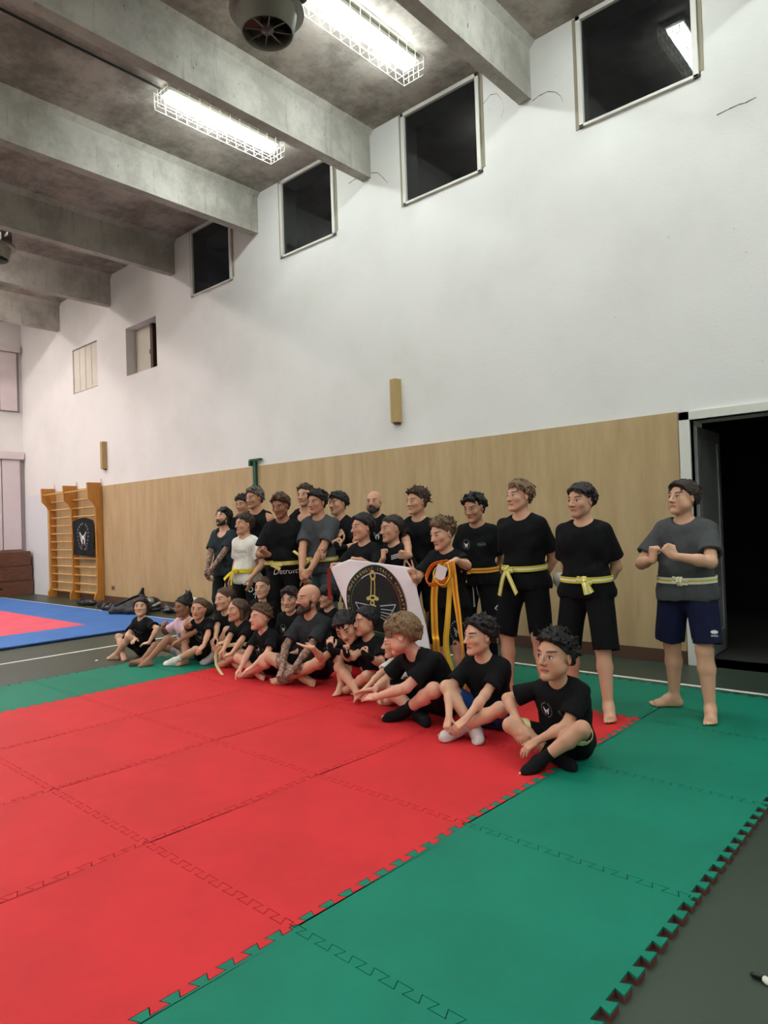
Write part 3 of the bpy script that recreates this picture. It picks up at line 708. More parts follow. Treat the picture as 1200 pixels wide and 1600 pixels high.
# ------------------------------------------------------------------ one person
POSES = {
    # hands: (wrist xyz, fingers xyz, palm xyz, pose, elbow pole) in a 1.70 m body, x = own left, y = back, z = up; z of hands relative to the shoulder height
    'down': ((0.25, -0.06, -0.50), (0, -0.15, -1), (-1, 0.1, 0), 'relax', (0.4, 1, 0)),
    'behind': ((0.05, 0.17, -0.46), (-0.9, 0.1, -0.4), (0, 1, 0), 'relax', (1, 0.3, 0)),
    'clasp': ((0.05, -0.22, -0.46), (-0.6, -0.3, -0.8), (0, 1, 0.2), 'cup', (1, 0.2, -0.2)),
    'chest': ((0.10, -0.28, -0.16), (-0.45, -0.15, 0.85), (-0.6, 0.8, 0.2), 'fist', (0.9, 0.25, -0.7)),
}
def person(name_label, loc, rz, h=1.7, g=1.0, pose='stand', lean=(0, 3), tilt=0, twist=0, head=(0, 0, 0), la='down', ra='down', feet=None, legs=None, skin=(205, 160, 132), brow=(45, 32, 26), stub=0.0, tattoo=None,
           hair=None, beard=None, shirt=(14, 14, 16), tank=False, hem=0.0, sleeve=0.72, shorts=(14, 14, 16), slen=0.85, pants=False, belt=None, socks=None, sock_len=0.3, wraps=None, vox=0.0065, pz=None, hs=None, group=None, cat='person', trim=None, prints=(), neck=0.0):
    s = h / 1.7; HH = (0.197 + 0.02 * h) * (hs if hs else (1.07 if h < 1.5 else 1.02)); tx = lambda p: V3(*p) * s
    a1, a2 = D2R(lean[0]), D2R(lean[1]); b = D2R(tilt); tw = D2R(twist)
    Rl = RZ(tw * 0.4) @ RY(b * 0.5) @ RX(a1); Ru = RZ(tw) @ RY(b) @ RX(a2)
    if pz is None: pz = {'stand': 0.90, 'sit': 0.115, 'kneel': 0.30}[pose]
    P0 = V3(0, 0, pz * s); mid = P0 + Rl @ tx((0, 0, 0.24)); up = lambda x, y, z: mid + Ru @ tx((x, y, z)); low = lambda x, y, z: P0 + Rl @ tx((x, y, z))
    nb = up(0, 0.012, 0.285); Rh = RZ(D2R(head[0])) @ RX(D2R(head[1])) @ RY(D2R(head[2]))
    hc = nb + Ru @ V3(0, -0.005, 0.055) * s + Rh @ V3(0, -0.02 * s, 0.38 * HH); hp = lambda x, y, z: hc + Rh @ V3(x, y, z) * HH
    # --- joints
    sh = {1: up(0.160 * g ** 0.5, 0.0, 0.190), -1: up(-0.160 * g ** 0.5, 0.0, 0.190)}; hip = {1: low(0.088, 0, 0.0), -1: low(-0.088, 0, 0.0)}
    arms = {}; shz = float(up(0, 0, 0.190)[2])
    for sd, a in ((1, la), (-1, ra)):
        if isinstance(a, str): a = POSES[a]; m = sd
        elif a[0] == 'W':
            t = RZ(D2R(-rz)) @ (V3(*a[1]) - V3(*loc)); el, wr = ik(sh[sd], t, 0.285 * s, 0.255 * s, V3(*a[5])); arms[sd] = (el, wr, V3(*a[2]), V3(*a[3]), a[4]); continue
        else: m = 1                                        # explicit tuples are given in true body axes
        mx = lambda v: V3(v[0] * m, v[1], v[2])
        t = mx(a[0]) * s; t[2] = shz + a[0][2] * s; t[:2] += up(0, 0, 0.190)[:2]
        el, wr = ik(sh[sd], t, 0.285 * s, 0.255 * s, mx(a[4])); arms[sd] = (el, wr, mx(a[1]), mx(a[2]), a[3])
    lg = {}
    if legs is not None: pass
    else:
        if pose == 'stand':
            feet = feet or ((0.12, 0.0, 14), (-0.12, 0.0, -14)); legs = []
            for (fx, fy, ang) in feet: legs.append(((fx, fy, 0.078), (math.sin(D2R(ang)) * 1.0, -math.cos(D2R(ang)), 0), (math.sin(D2R(ang)) * 0.7, -1, 0)))
        elif pose == 'sit': legs = [((-0.07, -0.36, 0.065), (-0.75, -0.55, -0.1), (0.9, 0.05, 0.42)), ((0.07, -0.29, 0.065), (0.75, -0.5, -0.1), (-0.9, 0.05, 0.42))]
        elif pose == 'kneel': legs = [((0.10, 0.17, 0.05), (0, 1, -0.15), (0.12, -1, -0.25)), ((-0.10, 0.17, 0.05), (0, 1, -0.15), (-0.12, -1, -0.25))]
    for sd, L in ((1, legs[0]), (-1, legs[1])):
        kn, an = ik(hip[sd], V3(*L[0]) * s, 0.425 * s, 0.405 * s, L[2]); lg[sd] = (kn, an, V3(*L[1]))
    # --- body field
    B = Field(); gg = g
    def torso(F, o, hipg=0.0, k=0.05):
        F.rc(low(-0.07, 0.01, 0.0), low(0.07, 0.01, 0.0), (0.100 * gg) * s + o + hipg, k=k); F.rc(low(-0.05 * gg, -0.01 * gg, 0.13), low(0.05 * gg, -0.01 * gg, 0.13), (0.092 * gg) * s + o + hipg, k=k)
        F.rc(up(-0.065 * gg, 0, 0.03), up(0.065 * gg, 0, 0.03), 0.098 * gg * s + o, k=k); F.rc(up(-0.085, 0.005, 0.13), up(0.085, 0.005, 0.13), 0.100 * gg ** 0.7 * s + o, k=k)
        F.rc(up(-0.115, 0.005, 0.19), up(0.115, 0.005, 0.19), 0.062 * s + o, k=k)
        for sd in (1, -1): F.rc(up(0.025 * sd, 0.018, 0.275), up(0.135 * sd, 0.005, 0.195), 0.036 * s + o * 0.7, 0.046 * s + o * 0.7, k=0.04)
    torso(B, 0)
    B.rc(nb - Ru @ tx((0, 0, 0.03)), hp(0, 0.07, -0.2), 0.056 * s * gg ** 0.3, 0.052 * s * gg ** 0.3, 0.03)
    for sd in (1, -1):
        el, wr, f, pm, hpz = arms[sd]; ag = gg ** 0.6
        B.rc(sh[sd], el, 0.050 * s * ag, 0.038 * s * ag, 0.03); B.rc(el, el + (wr - el) * 0.35, 0.038 * s * ag, 0.037 * s * ag, 0.02); B.rc(el + (wr - el) * 0.3, wr, 0.037 * s * ag, 0.026 * s, 0.02)
        add_hand(B, wr, f, pm, sd == 1, hpz, s * 0.98)
        kn, an, fd = lg[sd]; lgg = gg ** 0.8
        B.rc(hip[sd], kn, 0.084 * s * lgg, 0.054 * s * lgg, 0.03); m = kn + (an - kn) * 0.32; back = nrm(np.cross(np.cross(an - kn, hip[sd] - kn), an - kn)); 
        B.rc(kn, m + back * 0.008 * s, 0.052 * s * lgg, 0.053 * s * lgg, 0.02); B.rc(m + back * 0.008 * s, an, 0.053 * s * lgg, 0.034 * s, 0.02)
        add_foot(B, an, fd, an - kn, s)
    # head
    B.el(hp(0, 0.06, 0.12), V3(0.335, 0.42, 0.375) * HH, Rh, 0.03); B.el(hp(0, -0.10, -0.14), V3(0.275, 0.26, 0.33) * HH, Rh, 0.03)
    for sd in (1, -1):
        B.rc(hp(0.2 * sd, 0.0, -0.22), hp(0.06 * sd, -0.24, -0.40), 0.10 * HH, 0.085 * HH, 0.025); B.el(hp(0.185 * sd, -0.235, -0.08), V3(0.10, 0.10, 0.10) * HH, Rh, 0.02)
    if gg > 1.1:
        for sd in (1, -1): B.el(hp(0.2 * sd, -0.14, -0.22), V3(0.14, 0.16, 0.15) * HH, Rh, 0.02)
    B.rc(hp(-0.16, -0.285, 0.10), hp(0.16, -0.285, 0.10), 0.075 * HH, k=0.015)
    for sd in (1, -1): B.el(hp(0.15 * sd, -0.415, 0.005), V3(0.085, 0.08, 0.058) * HH, Rh, 0.012, sub=True); B.el(hp(0.15 * sd, -0.285, 0.005), V3(0.075, 0.075, 0.07) * HH, Rh, 0.006)
    B.rc(hp(0, -0.345, 0.06), hp(0, -0.455, -0.12), 0.032 * HH, 0.050 * HH, 0.012); 
    for sd in (1, -1): B.el(hp(0.052 * sd, -0.395, -0.135), V3(0.042, 0.05, 0.036) * HH, Rh, 0.006)
    B.rc(hp(-0.07, -0.345, -0.248), hp(0.07, -0.345, -0.248), 0.030 * HH, k=0.008); B.rc(hp(-0.055, -0.342, -0.295), hp(0.055, -0.342, -0.295), 0.034 * HH, k=0.008); B.el(hp(0, -0.32, -0.42), V3(0.10, 0.08, 0.08) * HH, Rh, 0.015)
    for sd in (1, -1):
        Re = Rh @ RZ(D2R(22 * sd)); B.el(hp(0.345 * sd, 0.05, -0.015), V3(0.035, 0.085, 0.135) * HH, Re, 0.008); B.el(hp(0.385 * sd, 0.045, 0.01), V3(0.025, 0.045, 0.07) * HH, Re, 0.006, sub=True)
    V, Q = B.mesh(vox, 0.001); me = quad_mesh('person', V, Q)
    loc_h = (V - hc) @ Rh / HH; attr(me, 'head_coord', 'FLOAT_VECTOR', loc_h)
    attr(me, 'is_head', 'FLOAT', ((np.abs(loc_h) < (0.42, 0.62, 0.56)).all(1) & (loc_h[:, 2] > -0.53)).astype(float))
    if tattoo:
        ink = np.zeros(len(V))
        for sd in tattoo:
            el, wr, *_ = arms[sd]
            for a, c in ((sh[sd], el), (el, wr + (wr - el) * 0.3)):
                ba = c - a; t = np.clip((V - a) @ ba / (ba @ ba), 0, 1); ink = np.maximum(ink, (np.linalg.norm(V - a - t[:, None] * ba, axis=1) < 0.075 * s).astype(float))
        attr(me, 'ink', 'FLOAT', ink)
    root = link('person', me, mat_skin(skin, brow, None, stub, bool(tattoo))); root.location = loc; root.rotation_euler = (0, 0, D2R(rz)); tag(root, name_label, cat, group)
    cv = max(0.0085, vox * 1.25)
    # --- shirt
    T = Field(); o = 0.014 * s; torso(T, o, 0.012 * s, 0.06)
    if pose == 'stand': T.rc(low(-0.075, 0.01, -0.02 - hem), low(0.075, 0.01, -0.02 - hem), 0.108 * gg * s + o, k=0.05)
    T.plane(low(0, 0, -0.05 - hem), low(0, 0, -1) - low(0, 0, 0))
    T.noise(0.0040, 52, 3); T.noise(0.0062, 25, int(abs(loc[0] * 1000)) % 97)
    if not tank:
        for sd in (1, -1):
            el = arms[sd][0]; e = sh[sd] + (el - sh[sd]) * sleeve
            T.rc(sh[sd] - (el - sh[sd]) * 0.1, e, 0.049 * s * gg ** 0.6 + 0.003, 0.063 * s * gg ** 0.6 + 0.013, 0.022, caps='b'); T.rc(e + (sh[sd] - e) * 0.12, e + (e - sh[sd]) * 0.2, 0.049 * s * gg ** 0.6, 0.050 * s * gg ** 0.6 + 0.006, 0.003, sub=True)
    else:
        for sd in (1, -1): T.rc(up(0.20 * sd, 0, 0.06), up(0.20 * sd, 0.0, 0.30), 0.075 * s, k=0.01, sub=True)
    T.el(up(0, -0.012, 0.315), V3(0.082, 0.088, 0.075) * s, Ru @ RX(D2R(24)), 0.006, sub=True); T.el(up(0, -0.085, 0.300 - neck), V3(0.055 + neck * 0.3, 0.06, 0.05 + neck * 0.6) * s, Ru @ RX(D2R(30)), 0.012, sub=True)
    sv, sq = T.mesh(cv, 0.002); so = link('tank_top' if tank else 't_shirt', quad_mesh('t_shirt', sv, sq), mat_cloth(shirt), root)
    # --- shorts or trousers
    S = Field(); S.rc(low(-0.07, 0.01, 0.0), low(0.07, 0.01, 0.0), 0.108 * gg * s + 0.006, k=0.04); S.rc(low(-0.06 * gg, -0.005, 0.09), low(0.06 * gg, -0.005, 0.09), 0.098 * gg * s + 0.004, k=0.04)
    S.plane(low(0, 0, 0.12), low(0, 0, 1) - low(0, 0, 0)); ends = []
    for sd in (1, -1):
        kn, an, _ = lg[sd]; L = slen; r0, r1 = 0.100 * s * gg ** 0.8, (0.092 if pose == 'stand' else (0.066 if trim else 0.074)) * s * gg ** 0.8
        if pants:
            S.rc(hip[sd], kn, r0 * 0.95, 0.072 * s, 0.04); S.rc(kn, an + (kn - an) * 0.03, 0.070 * s, 0.055 * s, 0.03, caps='b')
        else:
            e = hip[sd] + (kn - hip[sd]) * min(L, 1.0)
            if L > 1.0: e = e + nrm(an - kn) * (L - 1.0) * 0.42 * s
            if pose == 'stand': e = e + V3(0.018 * sd, 0, 0) * s
            S.rc(hip[sd], e, r0, r1, 0.035, caps='b'); S.rc(e + (hip[sd] - e) * 0.1, e + (e - hip[sd]) * 0.15, r1 - 0.015, r1 - 0.013, 0.003, sub=True); ends.append((e, nrm(e - hip[sd]), r1))
    S.noise(0.004, 26, 7); pv, pq = S.mesh(cv, 0.002); po = link('trousers' if pants else 'shorts', quad_mesh('shorts', pv, pq), mat_cloth(shorts), root)
    if trim:                                   # pale hem bands
        for (e, d, r) in ends:
            tm = Field(); tm.rc(e - d * 0.038, e + d * 0.002, r + 0.012, r + 0.003, 0.004, caps='ab'); tm.rc(e - d * 0.08, e + d * 0.05, r - 0.006, r - 0.006, 0.003, sub=True)
            v, q = tm.mesh(0.006, 0.002); link('hem_trim', quad_mesh('hem_trim', v, q), mat_cloth(trim), po)
    # --- socks and hand wraps
    if socks:
        for sd in (1, -1):
            if not socks[0 if sd == 1 else 1]: continue
            c = socks[0 if sd == 1 else 1]; kn, an, fd = lg[sd]; K = Field(); add_foot(K, an, fd, an - kn, s, 0.006, False)
            e = an + (kn - an) * sock_len; K.rc(an, e, 0.040 * s, 0.045 * s + 0.012 * s * sock_len, 0.02, caps='b'); v, q = K.mesh(0.0075, 0.0015); link('sock', quad_mesh('sock', v, q), mat_cloth(c), root)
    if wraps:
        for sd in (1, -1):
            if (sd == 1 and 'l' in wraps) or (sd == -1 and 'r' in wraps):
                el, wr, f, pm, _ = arms[sd]; K = Field(); K.rc(wr + (el - wr) * 0.38, wr, 0.036 * s, 0.032 * s, 0.01, caps='a'); K.rc(wr, wr + nrm(f) * 0.045 * s, 0.031 * s, 0.036 * s, 0.012)
                v, q = K.mesh(0.006, 0.002); link('hand_wrap', quad_mesh('hand_wrap', v, q), mat_cloth((16, 16, 18)), root)
    # --- hair
    if hair:
        H = Field(); y = dict(vol=0.05, z0=0.04, slope=0.9, amp=0.012, fr=60, fringe=0, back=0, col=(28, 22, 20), hi=None, top=0.0, long=None, bun=None, tail=None); y.update(hair); v = y['vol']
        H.el(hp(0, 0.075, 0.135), V3(0.345 + v * 0.7, 0.42 + v * 0.8, 0.375 + v) * HH, Rh, 0.02)
        if y['top']: H.el(hp(0, -0.06, 0.34), V3(0.27, 0.36, 0.17 + y['top']) * HH, Rh, 0.02)
        if y['fringe']: H.el(hp(0, -0.24, 0.30), V3(0.28, 0.20, 0.14 + y['fringe']) * HH, Rh, 0.02)
        H.noise(y['amp'] * HH * 3, y['fr'], 5)
        n = Rh @ V3(0, -y['slope'], -1); H.plane(hp(0, 0, y['z0']), n)
        if not y['fringe']: H.el(hp(0, -0.40, 0.02), V3(0.25, 0.22, 0.26) * HH, Rh, 0.01, sub=True)
        else: H.el(hp(0, -0.42, -0.08), V3(0.27, 0.24, 0.26) * HH, Rh, 0.01, sub=True)
        for sd in (1, -1): H.el(hp(0.37 * sd, 0.03, -0.03), V3(0.06, 0.09, 0.12) * HH, Rh, 0.008, sub=True)
        nl, ll, lr, md = y.get('locks', (90, 0.16, 0.045, 'fwd')); rg = random.Random(int(abs(loc[0]) * 997) + 3); got = 0; tries = 0
        while got < nl and tries < 3000:
            tries += 1; u = V3(rg.gauss(0, 1), rg.gauss(0, 1), rg.gauss(0, 1)); u = nrm(u); p = V3(0, 0.075, 0.135) + u * V3(0.345 + v * 0.7, 0.42 + v * 0.8, 0.375 + v) * 0.97
            if p[2] < y['z0'] - y['slope'] * p[1] + 0.02 or p[2] < 0.0 or (p[1] < -0.2 and p[2] < 0.2) or (abs(p[0]) > 0.2 and p[1] < 0.05 and p[2] < 0.30): continue
            if md == 'curl': d = V3(rg.gauss(0, 1), rg.gauss(0, 1), rg.gauss(0, 1))
            elif md == 'up': d = u * 0.8 + V3(0.2, -0.7, 0.2)
            elif md == 'side': d = V3(0.8, -0.5, -0.1)
            elif md == 'back': d = V3(0, 1, -0.1)
            elif p[1] < -0.12: d = V3(0.3 * np.sign(p[0]), -0.3, -1.0) if y['fringe'] else V3(0.7, -0.1, 0.3)
            else: d = V3(0.2 * np.sign(p[0]), -0.8, -0.1) if p[1] < 0.1 else V3(0, 0.5, -0.9)
            d = d + 0.35 * V3(rg.gauss(0, 1), rg.gauss(0, 1), rg.gauss(0, 1)); d = d - u * (d @ u) * (0.75 if md not in ('up', 'curl') else 0.2); d = nrm(d); q = p + d * ll * rg.uniform(0.6, 1.2) - u * (0.03 if md not in ('up', 'curl') else 0); got += 1
            H.rc(hp(*p), hp(*q), lr * HH, lr * 0.45 * HH, 0.006)
        if y['back']: H.el(hp(0, 0.30, -0.05), V3(0.29, 0.2, 0.16 + y['back']) * HH, Rh, 0.02)
        if y['long']:
            for sd in (1, -1): H.rc(hp(0.31 * sd, y.get('ly', 0.06), 0.14), hp(0.32 * sd, y.get('ly', 0.06) + 0.04, -y['long']), 0.12 * HH, 0.10 * HH, 0.02)
            H.rc(hp(0, 0.32, 0.1), hp(0, 0.30, -y['long'] - 0.05), 0.2 * HH, 0.16 * HH, 0.03)
        if y['bun']: H.el(hp(0.0, 0.36, 0.50), V3(0.19, 0.19, 0.2) * HH, Rh, 0.02); H.rc(hp(0.05, 0.36, 0.6), hp(0.12, 0.42, 0.78), 0.06 * HH, 0.02 * HH, 0.01); H.rc(hp(-0.05, 0.36, 0.6), hp(-0.14, 0.3, 0.76), 0.06 * HH, 0.02 * HH, 0.01)
        if y['tail']: H.rc(hp(0.0, 0.44, 0.15), hp(0.05, 0.50, -0.15), 0.1 * HH, 0.1 * HH, 0.02); H.rc(hp(0.05, 0.50, -0.15), hp(y['tail'][0], y['tail'][1], -y['tail'][2]), 0.10 * HH, 0.05 * HH, 0.02)
        v_, q_ = H.mesh(min(vox, 0.0058), None); link('hair', quad_mesh('hair', v_, q_), mat_hair(y['col'], y['hi']), root)
    if beard:
        G = Field()
        for sd in (1, -1): G.rc(hp(0.27 * sd, -0.06, -0.08), hp(0.20 * sd, -0.14, -0.32), 0.055 * HH, 0.10 * HH, 0.01); G.rc(hp(0.20 * sd, -0.14, -0.32), hp(0.05 * sd, -0.30, -0.43), 0.10 * HH, 0.11 * HH * beard[1], 0.02)
        for sd in (1, -1): G.rc(hp(0.015 * sd, -0.385, -0.205), hp(0.12 * sd, -0.335, -0.25), 0.034 * HH, 0.03 * HH, 0.01); G.rc(hp(0.12 * sd, -0.335, -0.25), hp(0.10 * sd, -0.31, -0.36), 0.03 * HH, 0.05 * HH, 0.01)
        G.el(hp(0, -0.37, -0.27), V3(0.085, 0.05, 0.035) * HH, Rh, 0.005, sub=True); G.noise(0.004, 160, 3); v_, q_ = G.mesh(min(vox, 0.0058)); link('beard', quad_mesh('beard', v_, q_), mat_hair(beard[0]), root)
    # --- belt round the waist, knot and tails
    if belt:
        a, c, zc, kw = belt[:4]; zc = zc * s; up0 = nrm(low(0, 0, 1) - low(0, 0, 0)); Tb = BVHTree.FromPolygons([tuple(p) for p in sv], [tuple(q) for q in sq.tolist()])
        cen = low(0, 0, zc / s); pts = []; W = 0.042
        for i in range(49):
            t = 2 * math.pi * i / 48; d = Rl @ V3(math.sin(t), -math.cos(t), 0); q = cen + d * 0.6 - up0 * 0.012 * math.cos(t) * s; r = Tb.ray_cast(Vector(q), Vector(-d))
            pts.append((np.array(r[0]) if r[0] is not None else cen + d * 0.13) + d * 0.008)
        mb = MB(); ac = ribbon(mb, pts, up0, W, 0.005)
        ka = D2R(kw); kd = Rl @ V3(math.sin(ka), -math.cos(ka), 0); side = np.cross(up0, kd); r = Tb.ray_cast(Vector(cen + kd * 0.6), Vector(-kd)); kp = (np.array(r[0]) if r[0] is not None else cen + kd * 0.13) + kd * 0.022 - up0 * 0.012 * s
        ac += ribbon(mb, smooth_path([kp - side * 0.05 + up0 * 0.012 - kd * 0.01, kp + kd * 0.008, kp + side * 0.05 - up0 * 0.006 - kd * 0.01], 4), up0, W, 0.012)
        ac += ribbon(mb, smooth_path([kp + up0 * 0.028 - kd * 0.008, kp + kd * 0.02, kp - up0 * 0.03 - kd * 0.004], 4), side, W * 0.8, 0.008)
        for (sx, ln, out) in belt[4]:
            ac += ribbon(mb, smooth_path([kp + kd * 0.01, kp + side * sx * 0.4 - up0 * ln * 0.35 + kd * (0.02 + out * 0.4), kp + side * sx - up0 * ln + kd * (0.015 + out)], 6), side + up0 * (0.5 * sx / max(ln, 0.1)), W * 0.9, 0.005)
        bo = mb.build('belt', mat_belt('belt_%d_%d_%d__%d' % (a[0], a[1], a[2], c[0]), a, c), root); attr(bo.data, 'across', 'FLOAT', ac)
    # --- prints
    trees = {}
    def surf(o, vq, org, ux, uy):
        if o not in trees: trees[o] = BVHTree.FromPolygons([tuple(p) for p in vq[0]], [tuple(q) for q in vq[1].tolist()])
        nn = nrm(np.cross(ux, uy)); tr = trees[o]
        def f(x, y, lift):
            q = org + ux * x + uy * y + nn * 0.5; r = tr.ray_cast(Vector(q), Vector(-nn)); 
            return None if r[0] is None else tuple(np.array(r[0]) + nn * (lift + 0.001))
        return f
    for (where, x, z, layers, nm) in prints:
        if where == 'chest': mapped(nm, layers, surf('t', (sv, sq), up(x, 0, z), Ru @ V3(1, 0, 0), Ru @ V3(0, 0, 1)), so)
        elif where == 'low': mapped(nm, layers, surf('t', (sv, sq), low(x, 0, z), Rl @ V3(1, 0, 0), Rl @ V3(0, 0, 1)), so)
        elif where == 'shorts': mapped(nm, layers, surf('s', (pv, pq), low(x, 0, z), V3(1, 0, 0), V3(0, 0, 1)), po)
        elif where == 'leg':                   # along the outer front of the left thigh
            kn = lg[1][0]; ax_ = nrm(kn - hip[1]); uy = -ax_; nn = nrm(V3(0.5, -1, 0.6) - ax_ * (V3(0.5, -1, 0.6) @ ax_)); ux = np.cross(uy, nn); mapped(nm, layers, surf('s', (pv, pq), hip[1] + ax_ * z * s + ux * x, ux, uy), po)
    root['_j'] = 0; del root['_j']
    return root, dict(arms=arms, up=up, low=low, hp=hp, lg=lg, sh=sh)
# ------------------------------------------------------------------ prints shared by several shirts
W_ = simple('white_print', (226, 226, 222), 0.7, var=0.03); G_ = simple('grey_print', (120, 124, 124), 0.7); GRN = simple('green_print', (92, 150, 120), 0.7); GOLD = simple('gold_print', (196, 170, 96), 0.6); SILV = simple('silver_print', (168, 176, 184), 0.6)
BLK = simple('black_print', (20, 20, 22), 0.8); REDP = simple('dark_red_print', (132, 52, 50), 0.7); GREENP = simple('dark_green_print', (52, 92, 62), 0.7)
def emblem(k=1.0):
    """white bird-like figure in a ring of strokes"""
    fig = [[(-0.020, 0.018), (-0.006, 0.004), (-0.004, -0.02), (-0.016, -0.002)], [(0.020, 0.018), (0.016, -0.002), (0.004, -0.02), (0.006, 0.004)], [(-0.012, -0.002), (-0.004, -0.022), (-0.008, -0.03), (-0.014, -0.014)], [(0.012, -0.002), (0.014, -0.014), (0.006, -0.03), (0.003, -0.022)], [(-0.005, 0.003), (0.005, 0.003), (0.006, -0.010), (-0.006, -0.010)]]
    tick = []
    for i in range(22):
        if i in (5, 16): continue
        a = 2 * math.pi * i / 22; c, s = math.cos(a), math.sin(a)
        tick.append([(0.031 * c - 0.0028 * s, 0.040 * s + 0.0028 * c), (0.031 * c + 0.0028 * s, 0.040 * s - 0.0028 * c), (0.037 * c + 0.0028 * s, 0.047 * s - 0.0028 * c), (0.037 * c - 0.0028 * s, 0.047 * s + 0.0028 * c)])
    sc = lambda ps: [[(x * k, y * k) for x, y in p] for p in ps]
    return sc(fig), sc(tick)
_f, _t = emblem()
LOGO = [('chest', -0.075, 0.10, [(_f, W_), (_t, G_)], 'chest_emblem'), ('chest', 0.075, 0.10, [(ring2(0, 0, 0.034, 0.038, 30, 0.42), GRN), (text2('MUAY', 0.017, 0, 0), GRN)][:1] + [([[(-0.024, -0.003), (0.024, -0.003), (0.024, 0.003), (-0.024, 0.003)]], G_)], 'oval_logo')]
LOGO1 = [('chest', -0.07, 0.08, [(_f, W_), (_t, G_)], 'chest_emblem')]
LOGO1B = LOGO1 + [('chest', 0.07, 0.08, [([[(-0.035, -0.006), (0.03, -0.006), (0.035, 0.006), (-0.03, 0.006)]], G_)], 'side_logo')]
_f2, _t2 = emblem(2.2)
BIG = [('chest', 0.0, 0.03, [(_f2, W_)], 'horse_print')]
YEL, WHT, ORG = (206, 188, 74), (226, 224, 206), (218, 120, 34); YW = (YEL, WHT); OY = ((226, 176, 60), (196, 92, 30))
BKH = (22, 19, 18); BRH = (58, 42, 32); LBH = (98, 76, 54)
CURL_ = dict(amp=0.02, fr=110, vol=0.085, locks=(150, 0.09, 0.05, 'curl'), top=0.03)
L1, L2, L3, LD = (208, 160, 132), (198, 148, 120), (184, 134, 106), (150, 104, 78)
STAND = 'standing row'
KU = lambda x, y, pole=(0, -0.25, 1): ((x, y, 0.078), (0.15 * (1 if x > 0 else -1), -1, 0), pole)     # foot flat, knee up

# ------------------------------------------------------------------ standing people, right to left
PEOPLE = []
def P(key, *a, **k): PEOPLE.append((key, a, k))
P('S1', 'person in grey tee, navy shorts and white-yellow belt, fists at the chest, by the door', (-1.59, 4.92, 0), 2, h=1.60, g=1.14, head=(-30, -7, 0), lean=(-2, 1), skin=L1, brow=BRH,
  la=('W', (-1.555, 4.60, 1.10), (-0.6, -0.3, 0.75), (-0.5, 0.8, 0.1), 'fist', (1, 0.25, -0.75)), ra=('W', (-1.70, 4.61, 1.075), (0.1, -0.1, 1), (0.5, 0.8, 0), 'fist', (-0.9, 0.3, -0.9)), hair=dict(col=(40, 30, 26), fringe=0.05, vol=0.075, locks=(120, 0.2, 0.045, 'fwd')), shirt=(72, 74, 76), shorts=(22, 26, 54), slen=0.90, hem=0.02,
  feet=((0.155, -0.10, 12), (-0.15, 0.10, -62)), belt=(WHT, YEL, 0.085, 0, []), prints=[('leg', 0.05, 0.30, [([[(-0.028, 0), (-0.014, 0.013), (0, 0), (-0.014, -0.013)], [(0, 0), (0.014, 0.013), (0.028, 0), (0.014, -0.013)], [(-0.014, 0), (0, 0.016), (0.014, 0), (0, -0.016)]], W_), (text2('ERREA', 0.018, 0, -0.026), W_)], 'shorts_logo')])
P('S2', 'person in plain black tee and knee-length shorts, belt knotted in front, second from the door', (-2.17, 4.59, 0), 6, h=1.61, head=(-22, 0, 0), la='behind', ra='behind', skin=L1, brow=BKH, stub=0.3, hair=dict(col=(34, 28, 26), top=0.03, vol=0.07, fringe=0.0, locks=(140, 0.22, 0.045, 'side')), g=1.05, slen=1.02, feet=((0.17, -0.12, 20), (-0.15, 0.04, -20)), belt=(YEL, WHT, 0.10, 14, [(0.02, 0.09, 0.03), (0.05, 0.08, 0.02)]))
P('S3', 'person in plain black tee with two long yellow-white belt tails, hands behind the back', (-2.72, 4.68, 0), 4, h=1.68, head=(-28, -2, 0), la='behind', ra='behind', skin=L1, brow=BRH, hair=dict(col=LBH, hi=(140, 112, 80), top=0.05, vol=0.06, z0=0.06, slope=0.95, locks=(140, 0.24, 0.045, 'side')), slen=0.98, feet=((0.12, 0.05, 10), (-0.14, -0.06, -55)), belt=(YEL, WHT, 0.12, -22, [(0.17, 0.17, 0.05), (-0.05, 0.20, 0.03)]))
P('S4', 'person in black tee with two chest logos, orange belt, black shorts and long black socks', (-3.40, 5.07, 0), 15, h=1.61, head=(-16, 12, 0), la='behind', ra='down', skin=L3, brow=BKH, hair=dict(col=BKH, fringe=0.04, **CURL_), slen=0.95, feet=((0.12, -0.02, 14), (-0.12, 0.02, -14)), socks=((18, 18, 20), (18, 18, 20)), sock_len=0.75,
  belt=OY + (0.105, -28, [(-0.14, 0.30, 0.05), (0.04, 0.10, 0.03)]), prints=LOGO + [('shorts', -0.02, -0.12, [(stroke2([(-0.012, 0.1), (-0.012, -0.12)], 0.008) + stroke2([(0.02, 0.1), (0.02, -0.12)], 0.008), W_)], 'front_stripe'), ('leg', 0.08, 0.30, [(stroke2([(0.05, 0.12), (-0.05, 0.03), (0.0, 0.0), (-0.03, -0.08), (0.1, -0.07)], 0.009) + stroke2([(0.05, 0.09), (-0.025, 0.028), (0.025, 0.0), (0.0, -0.06), (0.1, -0.05)], 0.006), W_)], 'side_stripe')])
